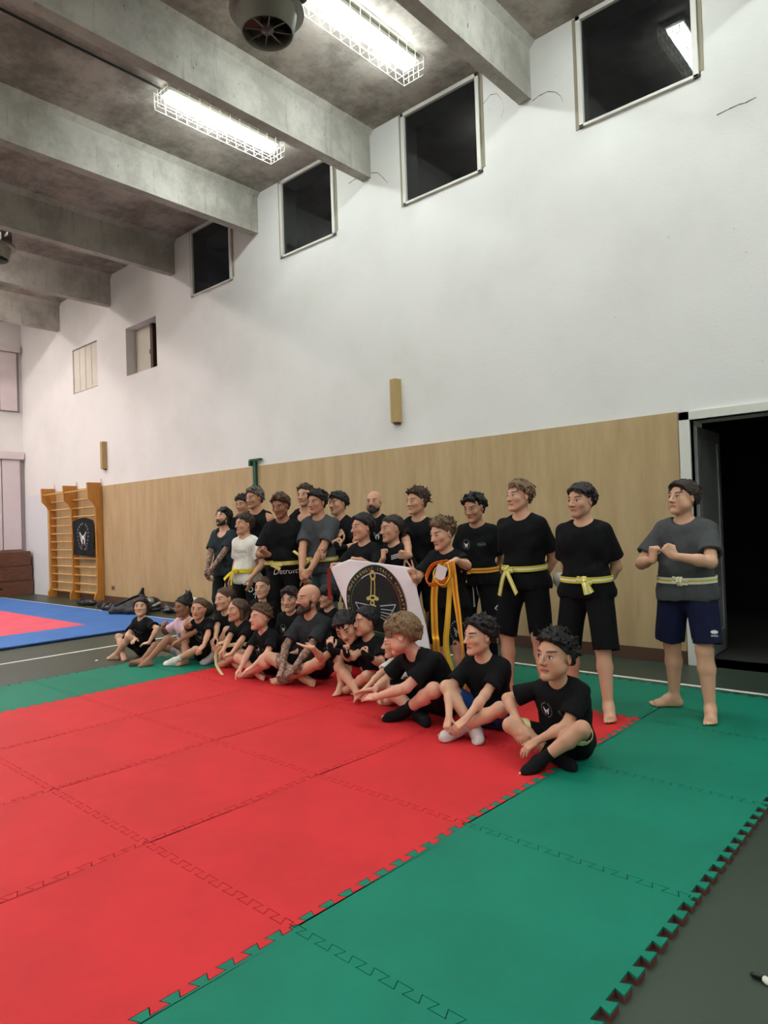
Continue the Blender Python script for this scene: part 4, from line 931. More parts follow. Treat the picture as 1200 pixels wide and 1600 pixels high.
P('S5', 'person holding up orange belts in one hand and making a peace sign with the other', (-3.30, 4.47, 0), 12, h=1.37, head=(-30, 12, 0), skin=L1, brow=BRH, g=1.1, hair=dict(col=(84, 64, 46), hi=(128, 100, 72), vol=0.045, top=0.03, locks=(120, 0.15, 0.04, 'up')),
  la=('W', (-2.97, 4.13, 1.09), (-0.85, -0.3, -0.25), (0.1, 0.2, -1), 'pinch', (0.8, 0.4, -0.7)), ra=('W', (-3.35, 4.10, 0.955), (-0.35, -0.2, 1), (0.3, -0.9, 0.1), 'peace', (-0.7, 0.2, -0.9)), slen=1.0, feet=((0.11, 0, 10), (-0.11, 0, -10)), prints=[('leg', 0.0, 0.28, [(emblem(1.8)[0], G_), (emblem(1.8)[1], G_)], 'thigh_emblem')])
P('S6', 'person in black tee giving a thumbs up just above the right end of the flag', (-4.03, 5.04, 0), 14, h=1.70, head=(-28, 0, 0), skin=L2, brow=BRH, la='down', ra=('W', (-3.80, 4.60, 1.055), (-0.9, -0.4, 0.1), (0.3, 0.85, 0.1), 'thumb', (-0.6, 0.5, -0.8)), hair=dict(col=(48, 36, 28), hi=(96, 72, 50), vol=0.06, top=0.06, z0=0.06, slope=0.95, back=0.0, locks=(150, 0.17, 0.045, 'up')))
P('S7', 'person in black top with white chest stripes, fist at the chin, behind the flag', (-4.10, 4.75, 0), 2, h=1.42, head=(-24, 4, 0), skin=L2, brow=BRH, la='down', ra=('W', (-4.02, 4.50, 1.075), (-0.1, 0.1, 1), (0.4, 0.9, 0), 'fist', (-0.7, 0.3, -0.8)), hair=dict(col=(38, 30, 27), vol=0.028, z0=0.02, slope=0.98, amp=0.008, locks=(110, 0.22, 0.022, 'back'), tail=(0.0, 0.5, 0.75)), prints=[('chest', 0.09, 0.16, [(stroke2([(-0.04, 0.0), (0.04, 0.02)], 0.006) + stroke2([(-0.04, -0.015), (0.04, 0.005)], 0.006) + stroke2([(-0.04, -0.03), (0.04, -0.01)], 0.006), W_)], 'chest_stripes')])
P('S8', 'person in black tee with large white print, at the back behind the flag', (-5.10, 5.60, 0), 22, h=1.76, g=1.12, head=(0, 2, 0), skin=L2, brow=BKH, stub=0.5, la='down', ra=('W', (-5.099, 5.068, 1.308), (-0.3, -0.8, -0.55), (0.2, 0.4, -1), 'cup', (-0.8, 0.3, -0.6)), beard=((30, 25, 23), 1.15), prints=[('chest', 0.06, 0.08, [(emblem(1.9)[0], W_)], 'white_print')])
P('S9', 'person in plain black tee gripping the upper left edge of the flag with both hands', (-4.35, 4.62, 0), 4, h=1.44, head=(-22, 0, 0), skin=L2, brow=BKH, g=1.08, la=('W', (-4.16, 4.35, 1.065), (-0.5, -0.7, 0.2), (0, 0.3, -1), 'grip', (0.7, 0.3, -0.9)), ra=('W', (-4.40, 4.33, 1.02), (-0.4, -0.7, 0.1), (0.3, 0.2, -1), 'grip', (-0.8, 0.3, -0.7)), hair=dict(col=BKH, vol=0.065, top=0.03, locks=(130, 0.17, 0.045, 'fwd'), fringe=0.0))
P('S10', 'person in black tee raising a fist with a black wrap, left of the flag', (-5.21, 5.16, 0), 8, h=1.74, head=(-12, 0, 0), skin=L2, brow=BKH, la=('W', (-4.892, 4.806, 1.142), (-0.35, -0.2, 0.9), (-0.2, 0.9, 0.3), 'fist', (0.8, -0.1, -1)), ra=('W', (-5.076, 4.752, 1.045), (-0.3, -0.2, 0.9), (0.5, 0.8, 0.2), 'fist', (-0.6, 0.2, -1)), wraps='l', hair=dict(col=BKH, vol=0.075, top=0.03, fringe=0.03, locks=(140, 0.2, 0.045, 'fwd')))
P('S11', 'person in charcoal grey tee and grey-green trousers with pale yellow belt, hands clasped low', (-5.28, 4.92, 0), 20, h=1.76, head=(-16, 4, 0), skin=L3, brow=BKH, la=('W', (-5.130, 4.622, 0.921), (-0.6, -0.3, -0.75), (0, 0.9, 0.2), 'cup', (1, 0.3, -0.3)), ra=('W', (-5.206, 4.579, 0.894), (0.4, -0.3, -0.85), (0, 0.9, 0.2), 'cup', (-1, 0.3, -0.3)), shirt=(66, 69, 72), pants=True, shorts=(74, 92, 96), hair=dict(col=BKH, fringe=0.02, **CURL_), belt=YW + (0.10, -15, [(-0.16, -0.10, 0.06), (-0.10, 0.10, 0.04)]))
P('S12', 'person in black tank top half hidden behind the charcoal grey tee', (-5.80, 5.21, 0), 30, h=1.87, head=(-12, 0, 0), skin=L2, brow=BRH, stub=0.25, tank=True, neck=0.07, hair=dict(col=(52, 40, 32), vol=0.05, top=0.05, z0=0.06, slope=0.95, locks=(130, 0.13, 0.04, 'up')))
P('S13', 'person in black tee whose black shorts carry a white script print', (-5.62, 4.71, 0), 30, h=1.74, head=(-10, 14, 0), skin=LD, brow=BKH, hair=dict(col=(44, 33, 26), hi=(120, 86, 52), fringe=0.06, **CURL_), la='down', ra=('W', (-5.530, 4.428, 1.099), (-0.5, -0.3, 0.4), (0.6, 0.7, 0), 'fist', (-0.8, 0.3, -0.9)), slen=0.95, hem=-0.06,
  belt=(YEL, (190, 188, 180), 0.085, -30, [(0.24, 0.0, 0.05), (0.20, 0.05, 0.04)]), prints=[('shorts', 0.045, -0.01, [(text2('Detroit', 0.085, 0, 0, 0.05, 0.25), W_)], 'script_print')])
P('S14', 'person in black sleeveless top behind the white tee', (-6.54, 5.08, 0), 22, h=1.88, head=(-18, 4, 0), skin=L3, brow=BKH, tank=True, hair=dict(col=(52, 48, 44), hi=(140, 132, 120), **CURL_))
P('S15', 'person at the very back, face partly covered by the black sleeveless top neighbour', (-7.30, 5.48, 0), 25, h=1.83, head=(-12, 6, 0), skin=L3, brow=BKH, stub=0.2, hair=dict(col=BKH, **CURL_))
P('S16', 'standing person in white tee with bright yellow belt', (-6.43, 4.83, 0), 12, h=1.53, head=(-20, -2, 0), skin=L2, brow=BRH, shirt=(222, 218, 208), hair=dict(col=(44, 32, 26), vol=0.07, fringe=0.05, locks=(140, 0.2, 0.045, 'fwd')), la=('W', (-6.178, 4.687, 0.818), (0, -0.2, -1), (-1, 0.1, 0), 'relax', (0.4, 1, 0)), ra=('W', (-6.631, 4.752, 0.796), (0, -0.3, -1), (1, 0.1, 0), 'relax', (-0.4, 1, 0)), hem=0.03, slen=0.95,
  belt=((214, 190, 36), (214, 190, 36), 0.10, -25, [(-0.16, 0.10, 0.05), (-0.03, 0.16, 0.02)]), prints=[('chest', -0.01, 0.10, [(text2('OQUEAS', 0.052), G_)], 'chest_lettering'), ('leg', 0.0, 0.16, [(ring2(0, 0, 0.02, 0.03) + stroke2([(0.03, -0.06), (0.06, -0.03), (0.05, -0.1)], 0.01), W_)], 'thigh_print')])
P('S17', 'person in slate scoop-neck tee, tattooed arms, hands clasped, leftmost of the standing row', (-7.52, 5.31, 0), 18, h=1.65, head=(-14, -6, 0), skin=L1, brow=BKH, stub=0.5, tattoo=(1, -1), la=('W', (-7.452, 5.044, 0.861), (-0.5, -0.4, -0.7), (-0.2, 0.9, 0.2), 'cup', (1, 0.3, -0.3)), ra=('W', (-7.549, 5.033, 0.829), (0.4, -0.3, -0.85), (0.2, 0.9, 0.2), 'cup', (-1, 0.3, -0.3)), shirt=(42, 50, 54), neck=0.06, pants=True, shorts=(28, 33, 35), hem=0.06, beard=((32, 26, 24), 0.85), hair=dict(col=BKH, vol=0.06, long=0.30, z0=0.02, locks=(120, 0.25, 0.045, 'fwd')))

# ------------------------------------------------------------------ seated people, right to left
ANK = lambda x, y, z, l: ((x, y, z), (-0.45 * l, -0.7, -0.55), (0.0, 0.35, -1), 'cup', (1.0 * l, 0.2, -0.1))
P('T16', 'person sitting cross-legged nearest, black tee with two logos and cream-trimmed black shorts', (-1.88, 3.65, 0), 2, h=1.24, hs=1.2, g=1.18, pose='sit', lean=(4, 22), head=(-16, -4, 0), skin=L2, brow=BKH, hair=dict(col=BKH, vol=0.055, top=0.05, z0=0.06, slope=0.95, locks=(140, 0.13, 0.042, 'up')), slen=0.82, trim=(216, 196, 142), prints=LOGO, socks=((16, 16, 18), (16, 16, 18)), sock_len=0.28,
  la=('W', (-1.92, 3.36, 0.15), (-0.6, -0.6, -0.55), (-0.2, 0.2, -1), 'relax', (1, 0.2, 0.1)), ra=('W', (-2.06, 3.42, 0.21), (0.25, -0.6, -0.75), (0.2, 0.4, -0.9), 'relax', (-1, 0.2, 0.2)), legs=[((-0.02, -0.44, 0.075), (-0.1, -0.85, -0.35), (0.75, -0.25, 0.75)), ((0.03, -0.26, 0.07), (0.75, -0.5, -0.1), (-0.9, -0.1, 0.5))])
P('T15', 'person sitting in bright blue shorts and white socks, hands on the ankles', (-2.52, 3.85, 0), 4, h=1.34, hs=1.06, pose='sit', lean=(5, 20), head=(-30, 0, 0), skin=L1, brow=BKH, hair=dict(col=BKH, z0=0.06, slope=0.95, amp=0.02, fr=100, vol=0.07, locks=(150, 0.11, 0.05, 'curl'), top=0.04), shorts=(34, 70, 128), slen=0.75, socks=((205, 192, 190), (205, 192, 190)), sock_len=0.22,
  la=('W', (-2.46, 3.45, 0.145), (-0.6, -0.6, -0.55), (-0.3, 0.3, -0.9), 'cup', (1, 0.1, 0.1)), ra=('W', (-2.60, 3.48, 0.145), (0.1, -0.6, -0.8), (0.3, 0.3, -0.9), 'cup', (-1, 0.1, 0.3)), legs=[((-0.08, -0.40, 0.075), (-0.1, -1, -0.1), (0.85, 0.1, 0.5)), ((0.02, -0.34, 0.08), (0.4, -0.8, -0.1), (-0.75, -0.3, 0.9))], prints=[('chest', 0.07, 0.06, [([[(-0.016, -0.004), (0.016, -0.004), (0.014, 0.005), (-0.014, 0.005)]], W_)], 'small_logo')])
P('T13', 'person in black tee and black socks sitting, leaning far forward with hands together', (-3.01, 3.93, 0), -14, h=1.46, hs=1.16, g=1.15, pose='sit', lean=(18, 46), head=(-50, 14, 0), skin=(214, 160, 136), brow=BRH, hair=dict(col=(104, 80, 56), hi=(150, 122, 86), vol=0.085, fringe=0.06, z0=0.07, slope=0.45, back=0.05, locks=(160, 0.26, 0.05, 'fwd')), slen=0.95, trim=None, prints=LOGO1, socks=((16, 16, 18), (16, 16, 18)), sock_len=0.3,
  la=('W', (-3.17, 3.42, 0.20), (-0.95, -0.2, -0.15), (-0.1, 0.5, -0.8), 'flat', (0.9, 0.1, -0.5)), ra=('W', (-3.25, 3.50, 0.225), (-0.6, -0.7, -0.2), (0.8, 0.2, -0.5), 'flat', (-0.8, 0.2, -0.6)), legs=[((-0.02, -0.36, 0.075), (-0.2, -0.95, -0.2), (0.85, -0.1, 0.6)), ((0.08, -0.30, 0.07), (0.8, -0.5, -0.1), (-0.9, -0.2, 0.4))])
P('T14', 'sitting person in white tee mostly hidden behind the one leaning forward', (-3.37, 4.08, 0), -8, h=1.05, hs=1.0, pose='sit', lean=(16, 36), head=(-38, 2, 0), skin=L1, brow=BRH, shirt=(224, 222, 218), hair=dict(col=(84, 62, 44), vol=0.06, locks=(100, 0.16, 0.045, 'fwd')), ra=('W', (-3.50, 3.66, 0.16), (-0.2, -0.8, -0.5), (0, 0.2, -1), 'relax', (-0.9, 0.3, 0.2)), la=ANK(0.05, -0.30, -0.30, 1))
P('T12', 'sitting person in red shorts with black hand wraps on raised fists', (-3.84, 4.14, 0), 0, h=1.23, hs=1.0, g=1.12, pose='sit', lean=(4, 14), head=(-22, 0, 0), skin=L2, brow=BKH, hair=dict(col=(18, 17, 20), vol=0.06, top=0.04, z0=0.06, slope=0.95, locks=(150, 0.15, 0.045, 'fwd')), shorts=(190, 36, 44), slen=0.72, wraps='lr',
  la=('W', (-3.60, 3.80, 0.375), (-0.75, -0.1, 0.65), (-0.2, 0.9, 0.2), 'fist', (0.7, -0.2, -1)), ra=('W', (-3.80, 3.78, 0.37), (-0.1, -0.1, 1), (0.4, 0.9, 0), 'fist', (-0.5, -0.2, -1)), legs=[((-0.12, -0.30, 0.07), (-0.85, -0.4, -0.1), (0.9, 0.1, 0.45)), ((0.13, -0.42, 0.085), (0.35, -0.9, 0.1), (-0.9, -0.3, 0.75))])
P('T11', 'sitting person bent over with wrapped hand at the face, beside the red shorts', (-4.06, 4.23, 0), 22, h=1.32, hs=1.08, pose='sit', lean=(14, 44), head=(4, 26, -16), skin=L1, brow=BKH, hair=dict(col=BKH, vol=0.07, fringe=0.03, locks=(140, 0.18, 0.045, 'fwd')), wraps='l',
  la=('W', (-3.95, 3.76, 0.39), (-0.2, 0.1, 1), (-0.2, 0.9, 0.2), 'cup', (0.6, -0.5, -1)), ra=('W', (-4.10, 3.70, 0.40), (-0.85, -0.2, 0.2), (0.1, 0.1, 1), 'flat', (-0.6, -0.4, -1)), legs=[KU(0.08, -0.30, (0.25, -0.3, 1)), KU(-0.10, -0.36, (-0.3, -0.3, 1))])
P('T9', 'person in dark grey tee with sword print and tattooed arms, sitting cross-legged', (-4.63, 4.21, 0), 10, h=1.55, hs=1.1, pose='sit', lean=(2, 10), head=(-22, 0, 0), skin=L2, brow=BKH, stub=0.5, tattoo=(1, -1), shirt=(44, 45, 48), beard=((46, 34, 28), 1.25), slen=0.8, neck=0.01,
  la=('W', (-4.50, 3.80, 0.13), (-0.5, -0.65, -0.55), (-0.3, 0.3, -0.9), 'cup', (1, 0.2, 0.1)), ra=('W', (-4.66, 3.84, 0.14), (0.2, -0.7, -0.6), (0.3, 0.3, -0.9), 'cup', (-1, 0.2, 0.2)), prints=[('chest', 0.07, 0.08, [(stroke2([(0, -0.02), (0, 0.05)], 0.005) + stroke2([(-0.012, -0.005), (0.012, -0.005)], 0.006) + [[(-0.008, -0.02), (0.008, -0.02), (0, -0.008)]], W_), (stroke2([(-0.04, -0.03), (0.04, -0.03)], 0.006) + stroke2([(-0.025, -0.042), (0.025, -0.042)], 0.005), G_)], 'sword_print')])
P('T10', 'kneeling person in plain black tee behind the tattooed one in dark grey', (-4.90, 4.67, 0), 4, h=1.24, hs=0.95, pose='kneel', head=(-22, 4, 0), skin=L1, brow=BKH, pz=0.24, hair=dict(col=BKH, vol=0.09, fringe=0.06, z0=0.02, slope=0.35, back=0.1, locks=(140, 0.24, 0.05, 'fwd')))
P('T8', 'person in black tee with round emblem, sitting behind left of the tattooed arms', (-5.29, 4.52, 0), 20, h=1.23, hs=1.05, pose='sit', lean=(2, 8), pz=0.20, head=(6, 4, 0), skin=L1, brow=BKH, hair=dict(col=(36, 28, 25), vol=0.06, fringe=0.06, locks=(130, 0.2, 0.045, 'fwd')), prints=LOGO1)
P('T7', 'kneeling person in plain black tee right below the white script shorts', (-5.75, 4.53, 0), 28, h=1.28, hs=0.99, pose='kneel', head=(-8, 0, 0), skin=L1, brow=BRH, pz=0.30, hair=dict(col=(70, 52, 40), hi=(112, 86, 64), vol=0.028, z0=0.02, slope=0.98, amp=0.008, locks=(110, 0.22, 0.022, 'back'), tail=(0.05, 0.45, 0.7)))
P('T6', 'sitting person in black tee with small logos, one hand down on the red mat', (-5.08, 4.08, 0), -2, h=1.18, hs=1.03, g=1.12, pose='sit', lean=(6, 26), head=(-10, -4, 0), skin=(212, 156, 132), brow=BRH, hair=dict(col=(72, 54, 40), hi=(116, 88, 62), vol=0.03, top=0.05, z0=0.13, slope=0.6, locks=(130, 0.16, 0.035, 'up')), prints=LOGO1B,
  ra=('W', (-5.12, 3.74, 0.11), (-0.3, -0.6, -0.75), (0.1, 0.5, -0.85), 'relax', (-0.9, 0.2, 0.3)), la=('W', (-4.95, 3.74, 0.14), (-0.5, -0.7, -0.4), (0, 0.3, -1), 'relax', (1, 0.2, 0.2)))
P('T5', 'sitting person in black tee with big white print and pale yellow belt on the lap', (-5.67, 4.25, 0), 0, h=1.22, hs=1.0, pose='sit', lean=(6, 26), head=(-10, -2, 0), skin=L2, brow=BRH, hair=dict(col=(64, 48, 38), hi=(104, 80, 60), vol=0.028, z0=0.02, slope=0.98, amp=0.008, locks=(110, 0.22, 0.022, 'back'), long=0.35, tail=(0.28, 0.2, 1.1)), prints=BIG,
  la=('W', (-5.42, 3.86, 0.19), (-0.8, -0.5, -0.2), (-0.2, 0.3, -0.9), 'cup', (1, 0.2, 0)), ra=('W', (-5.56, 3.86, 0.2), (-0.1, -0.7, -0.6), (0.3, 0.4, -0.9), 'cup', (-1, 0.2, 0)))
P('T4', 'sitting person in plain black tee behind, hands on a raised shin', (-6.10, 4.34, 0), 8, h=1.34, hs=1.05, pose='sit', lean=(2, 12), head=(-8, 0, 0), skin=L1, brow=BRH, hair=dict(col=(60, 44, 34), hi=(100, 74, 54), vol=0.028, z0=0.02, slope=0.98, amp=0.008, locks=(110, 0.22, 0.022, 'back'), tail=(0.0, 0.5, 0.6)), socks=((190, 180, 182), None), sock_len=0.2,
  la=('W', (-5.74, 4.02, 0.25), (-0.7, -0.6, -0.2), (-0.1, 0.3, -0.9), 'cup', (1, 0.2, 0)), ra=('W', (-5.86, 3.98, 0.26), (0.1, -0.8, -0.5), (0.3, 0.3, -0.9), 'cup', (-1, 0.2, 0)), legs=[KU(0.03, -0.36, (0.5, -0.2, 1)), ((0.10, -0.34, 0.07), (0.7, -0.6, -0.1), (-0.9, 0, 0.5))])
P('T3', 'sitting person with bright yellow belt making a peace sign, one white sock forward', (-6.20, 4.10, 0), 20, h=1.19, hs=0.95, pose='sit', lean=(4, 14), tilt=-6, head=(14, 4, 8), skin=L2, brow=BRH, hair=dict(col=(70, 52, 40), hi=(116, 88, 64), vol=0.028, z0=0.02, slope=0.98, amp=0.008, locks=(110, 0.22, 0.022, 'back'), tail=(0.1, 0.4, 0.6)), socks=((222, 216, 208), None), sock_len=0.35,
  ra=('W', (-5.98, 3.70, 0.45), (0.7, -0.2, 0.6), (0.2, 0.9, 0.2), 'peace', (-0.9, 0, -0.6)), la=('W', (-5.76, 3.75, 0.17), (-0.4, -0.7, -0.6), (-0.2, 0.3, -0.9), 'relax', (1, 0.2, 0.1)), legs=[((-0.25, -0.42, 0.07), (-0.95, -0.3, 0.05), (0.9, 0.1, 0.4)), KU(-0.16, -0.30, (-0.35, -0.3, 1))], belt=((214, 190, 36), (222, 200, 60), 0.10, -10, [(-0.08, 0.02, 0.06)]), prints=[('chest', 0.03, 0.06, [(emblem(1.3)[0], G_), (emblem(1.3)[1], G_)], 'chest_print')])
P('T2', 'sitting person in pale pink tee with bare legs stretched to the left', (-6.48, 4.05, 0), 8, h=1.20, hs=0.96, pose='sit', lean=(-4, 8), head=(-8, 8, 6), skin=LD, brow=BKH, shirt=(214, 178, 190), shorts=(190, 170, 176), slen=0.5, hair=dict(col=BKH, vol=0.035, z0=0.02, slope=0.98, bun=True, locks=(80, 0.18, 0.035, 'back')),
  ra=('W', (-6.62, 3.84, 0.34), (0.5, -0.2, 0.8), (0.4, 0.8, 0), 'cup', (-0.9, 0.1, -0.6)), la=('W', (-6.2, 3.80, 0.26), (-0.6, -0.6, -0.3), (0, 0.3, -1), 'relax', (1, 0.2, 0)), legs=[((-0.12, -0.62, 0.078), (-0.45, -0.9, -0.12), (-0.1, -0.2, 1)), ((-0.26, -0.62, 0.06), (-0.7, -0.7, 0.1), (-0.9, 0.1, 0.5))], prints=[('chest', 0.0, 0.03, [(disc2(0, 0, 0.05, 24, 0.6), G_)], 'chest_print')])
P('T1', 'person in black tee sitting cross-legged on the bare floor, leftmost of the seated row', (-7.16, 3.94, FLOOR), 8, h=1.17, hs=0.92, pose='sit', lean=(2, 10), head=(40, -10, 0), skin=L1, brow=BKH, hair=dict(col=(32, 26, 24), vol=0.05, long=0.26, ly=0.0, z0=0.02, locks=(130, 0.22, 0.045, 'side')), prints=LOGO1B,
  la=('W', (-6.86, 3.82, 0.17), (-0.8, -0.5, -0.1), (0, 0.3, -1), 'relax', (1, 0.1, 0.2)), ra=('W', (-7.02, 3.76, 0.2), (0.4, -0.8, 0), (0, 0.3, -1), 'relax', (-1, 0.1, 0.2)), legs=[((-0.22, -0.40, 0.07), (-0.9, -0.45, 0), (0.6, 0.0, 0.8)), ((-0.10, -0.34, 0.07), (0.7, -0.6, 0), (-0.9, -0.1, 0.7))])
MADE = {}
for key, a, k in PEOPLE:
    far = math.hypot(a[1][0], a[1][1]); k.setdefault('vox', 0.0050 if far < 5.0 else 0.0058)
    MADE[key] = person(*a, **k)
# ------------------------------------------------------------------ wall bars with a hanging cloth
M_PINE = mat_wood('varnished_pine', (196, 138, 62), (172, 112, 44)); M_RUNG = mat_wood('pale_rung_wood', (212, 166, 100), (196, 146, 82), axis=(1, 12, 12))
wb = empty('wall_bars', (-14.62, WY, FLOOR)); tag(wb, 'wooden climbing wall bars with pale rungs at the far end', 'wall bars')
for ux in (-1.11, 0.0, 1.11):
    # one upright: narrow board that widens forward at the top and foot
    pr = [(0, 0.0), (-0.20, 0.0), (-0.20, 0.12), (-0.15, 0.22), (-0.14, 0.32), (-0.14, 1.92), (-0.19, 2.02), (-0.29, 2.12), (-0.30, 2.42), (0, 2.42)]
    b = MB(); b.prism(pr, lambda a, c, t: (ux - 0.025 + t, a - 0.025, c), 0.05); b.build('upright', M_PINE, wb, bevel=0.006)
    b = MB(); b.tube([(ux, -0.028, 2.40), (ux, -0.028, 2.50)], 0.008, 6); b.build('fixing_bolt', M_GREYMETAL, wb)
for half in (0, 1):
    xa = -1.085 + 1.11 * half; xb = xa + 1.06
    for i in range(12):
        z = 0.17 + 0.176 * i; b = MB(); b.tube([(xa, -0.125, z), (xb, -0.125, z)], 0.019, 10); b.build('rung', M_RUNG, wb, smooth=True)
    b = MB(); b.tube([(xa, -0.285, 2.27), (xb, -0.285, 2.27)], 0.019, 10); b.build('rung', M_RUNG, wb, smooth=True)
def cloth_sheet(x0, x1, z0, z1, ys, nx=40, nz=48, edge=None, t=0.004):
    """thin cloth over a rectangle of x and z; ys(x, z) gives its depth"""
    vs, fs = [], []
    for s in (0, 1):
        for j in range(nz + 1):
            for i in range(nx + 1):
                u, v = i / nx, j / nz; x, z = (x0 + (x1 - x0) * u, z0 + (z1 - z0) * v) if edge is None else edge(u, v)
                vs.append((x, ys(x, z) + s * t, z))
    n = nx + 1; N = n * (nz + 1)
    for j in range(nz):
        for i in range(nx):
            a = j * n + i; fs.append((a, a + 1, a + n + 1, a + n)); fs.append((N + a, N + a + n, N + a + n + 1, N + a + 1))
    rim = [i for i in range(nx)] + [j * n + nx for j in range(nz)] + [nz * n + nx - i for i in range(nx)] + [(nz - j) * n for j in range(nz)]
    for a, b in zip(rim, rim[1:] + rim[:1]): fs.append((a, N + a, N + b, b))
    mb = MB(); mb.add(vs, fs); return mb
yb = lambda x, z: 6.40 + 0.012 * math.sin(x * 17) * (1.7 - z) + 0.01 * math.sin(z * 9 + x * 5)
def bed(u, v):
    x = -14.47 + 0.93 * u + 0.03 * (1 - v) * (0.5 - u); z = 0.93 + 0.70 * v + 0.07 * v * math.sin(math.pi * u) - 0.03 * u * (1 - v); return x, z
hc_ = cloth_sheet(0, 1, 0, 1, yb, edge=bed).build('hanging_cloth', mat_cloth((30, 30, 32)), smooth=True); tag(hc_, 'black cloth with white emblem hung over the wooden wall bars', 'cloth')
eb, et = emblem(6.2)
mapped('cloth_emblem', [([[(x * 1.15, y) for x, y in p] for p in eb], W_), ([[(x * 1.15, y) for x, y in p] for p in et], G_), ([[(-0.09, -0.08), (-0.03, -0.2), (-0.1, -0.22)], [(0.1, -0.08), (0.12, -0.2), (0.03, -0.2)]], simple('maroon_print', (88, 56, 60), 0.8))], lambda x, y, l: (-14.0 + x, yb(-14.0 + x, 1.31 + y) - l - 0.001, 1.31 + y), hc_)

# ------------------------------------------------------------------ small fittings on the long wall
def wall_cover(x0, z0, z1, label):
    t = empty('wall_bracket', (x0, WY, z0)); tag(t, label, 'wall bracket', 'tan padded wall brackets')
    m = simple('tan_padding', (172, 146, 100), 0.8); h = z1 - z0; b = MB()
    b.prism([(0, 0), (0.03, -0.085), (0.125, -0.10), (0.15, 0)], lambda a, c, s: (a, c, s), h); b.build('padding', m, t, bevel=0.006)
    MB().box(0.045, 0.12, -0.05, 0, -0.02, 0).build('metal_foot', simple('dark_steel', (70, 64, 56), 0.5), t)
    MB().box(0.028, 0.04, -0.092, -0.08, 0.005, h - 0.005).build('edge_strip', simple('light_edge', (205, 186, 146), 0.7), t)
wall_cover(-5.64, 2.64, 3.19, 'tan padded vertical bracket on the white wall above the group')
wall_cover(-13.41, 2.66, 3.21, 'tan padded vertical bracket on the white wall above the wall bars')
gb = empty('volleyball_bracket', (-8.45, WY, 2.0)); tag(gb, 'green steel bracket on the plywood behind the leftmost of the standing row', 'bracket')
m = simple('green_steel', (24, 78, 58), 0.4, metal=0.2)
MB().box(-0.035, 0.035, -0.06, -0.018, -1.2, 0.43).build('upright', m, gb, bevel=0.004); MB().box(-0.10, 0.16, -0.08, -0.018, 0.40, 0.435).build('arm', m, gb, bevel=0.004); MB().box(-0.10, -0.05, -0.09, -0.03, 0.33, 0.41).build('hook', m, gb, bevel=0.004)
so = empty('wall_socket', (-13.12, WY - 0.018, 0.27)); tag(so, 'small wall socket low on the plywood beside the wall bars', 'socket')
MB().box(-0.06, 0.06, -0.012, 0, -0.05, 0.05).build('plate', simple('socket_plate', (150, 128, 96), 0.5), so, bevel=0.003); MB().box(-0.035, 0.035, -0.02, -0.012, -0.025, 0.025).build('outlet', simple('socket_dark', (70, 58, 46), 0.5), so)

# ------------------------------------------------------------------ vaulting box in the far corner
vb_ = empty('vaulting_box', (-17.24, 5.55, FLOOR)); tag(vb_, 'dark brown wooden vaulting box under the far pink blind', 'vaulting box')
M_VB = mat_wood('brown_varnished_wood', (112, 74, 54), (88, 56, 40), axis=(1, 2, 14))
for i in range(3):
    z0 = 0.0 + i * 0.345; b = MB(); ins = 0.02 * i
    b.prism([(-0.24, -1.4 + ins), (0.24, -1.4 + ins), (0.24, 1.0 - ins), (-0.24, 1.0 - ins)], lambda a, c, s: (a, c, z0 + s), 0.337)
    sec = b.build('box_section', M_VB, vb_, bevel=0.008)
    for yy in (0.22,):
        if i == 0: MB().box(0.238, 0.243, yy - 0.11, yy + 0.11, z0 + 0.16, z0 + 0.20).build('hand_slot', M_DARK, sec)

# ------------------------------------------------------------------ gloves, pads and bags along the wall
M_LEA = simple('black_leather', (26, 26, 28), 0.38, spec=0.5); M_LEA2 = simple('charcoal_nylon', (40, 40, 42), 0.6)
def solid(name, F, h, m, parent=None): v, q = F.mesh(h, 0.0); return link(name, quad_mesh(name, v, q), m, parent)
def glove(x, y, rz, label, k=1.0, mark=True):
    t = empty('boxing_glove', (x, y, FLOOR), D2R(rz)); tag(t, label, 'boxing glove', 'boxing gloves by the wall')
    F = Field(); F.el((0.07, 0, 0.075), V3(0.125, 0.08, 0.078) * k, k=0.03); F.rc((-0.02, 0, 0.06), (-0.10, 0, 0.06), 0.06 * k, 0.055 * k, 0.03); F.rc((0.0, 0.075 * k, 0.06), (0.10, 0.085 * k, 0.05), 0.032 * k, 0.028 * k, 0.012); solid('mitt', F, 0.009, M_LEA, t)
    G = Field(); G.rc((-0.09, 0, 0.062), (-0.19, 0, 0.062), 0.062 * k, 0.066 * k, 0.01, caps='ab'); solid('cuff', G, 0.009, M_LEA2, t)
    if mark: b = MB(); b.box(-0.16, -0.12, -0.069 * k, -0.063 * k, 0.03, 0.09); b.build('cuff_label', W_, t)
def pad(x, y, rz, label, L=0.40):
    t = empty('shin_guard', (x, y, FLOOR), D2R(rz)); tag(t, label, 'shin guard', 'black shin guards by the wall')
    F = Field(); F.el((0, 0, 0.05), V3(L / 2, 0.085, 0.075), k=0.03); F.el((L * 0.52, 0, 0.06), V3(0.13, 0.07, 0.06), k=0.04); F.noise(0.006, 30, 4); F.rc((-L * 0.4, 0, 0.0), (L * 0.3, 0, 0.0), 0.045, k=0.02, sub=True); solid('padding', F, 0.011, M_LEA, t)
    for q in (-0.08, 0.06):
        b = MB(); pts = [(q, 0.082 * math.cos(a), 0.045 + 0.088 * math.sin(a)) for a in [D2R(v) for v in range(0, 181, 15)]]; ribbon(b, pts, (1, 0, 0), 0.05, 0.006); b.build('strap', M_LEA2, t)
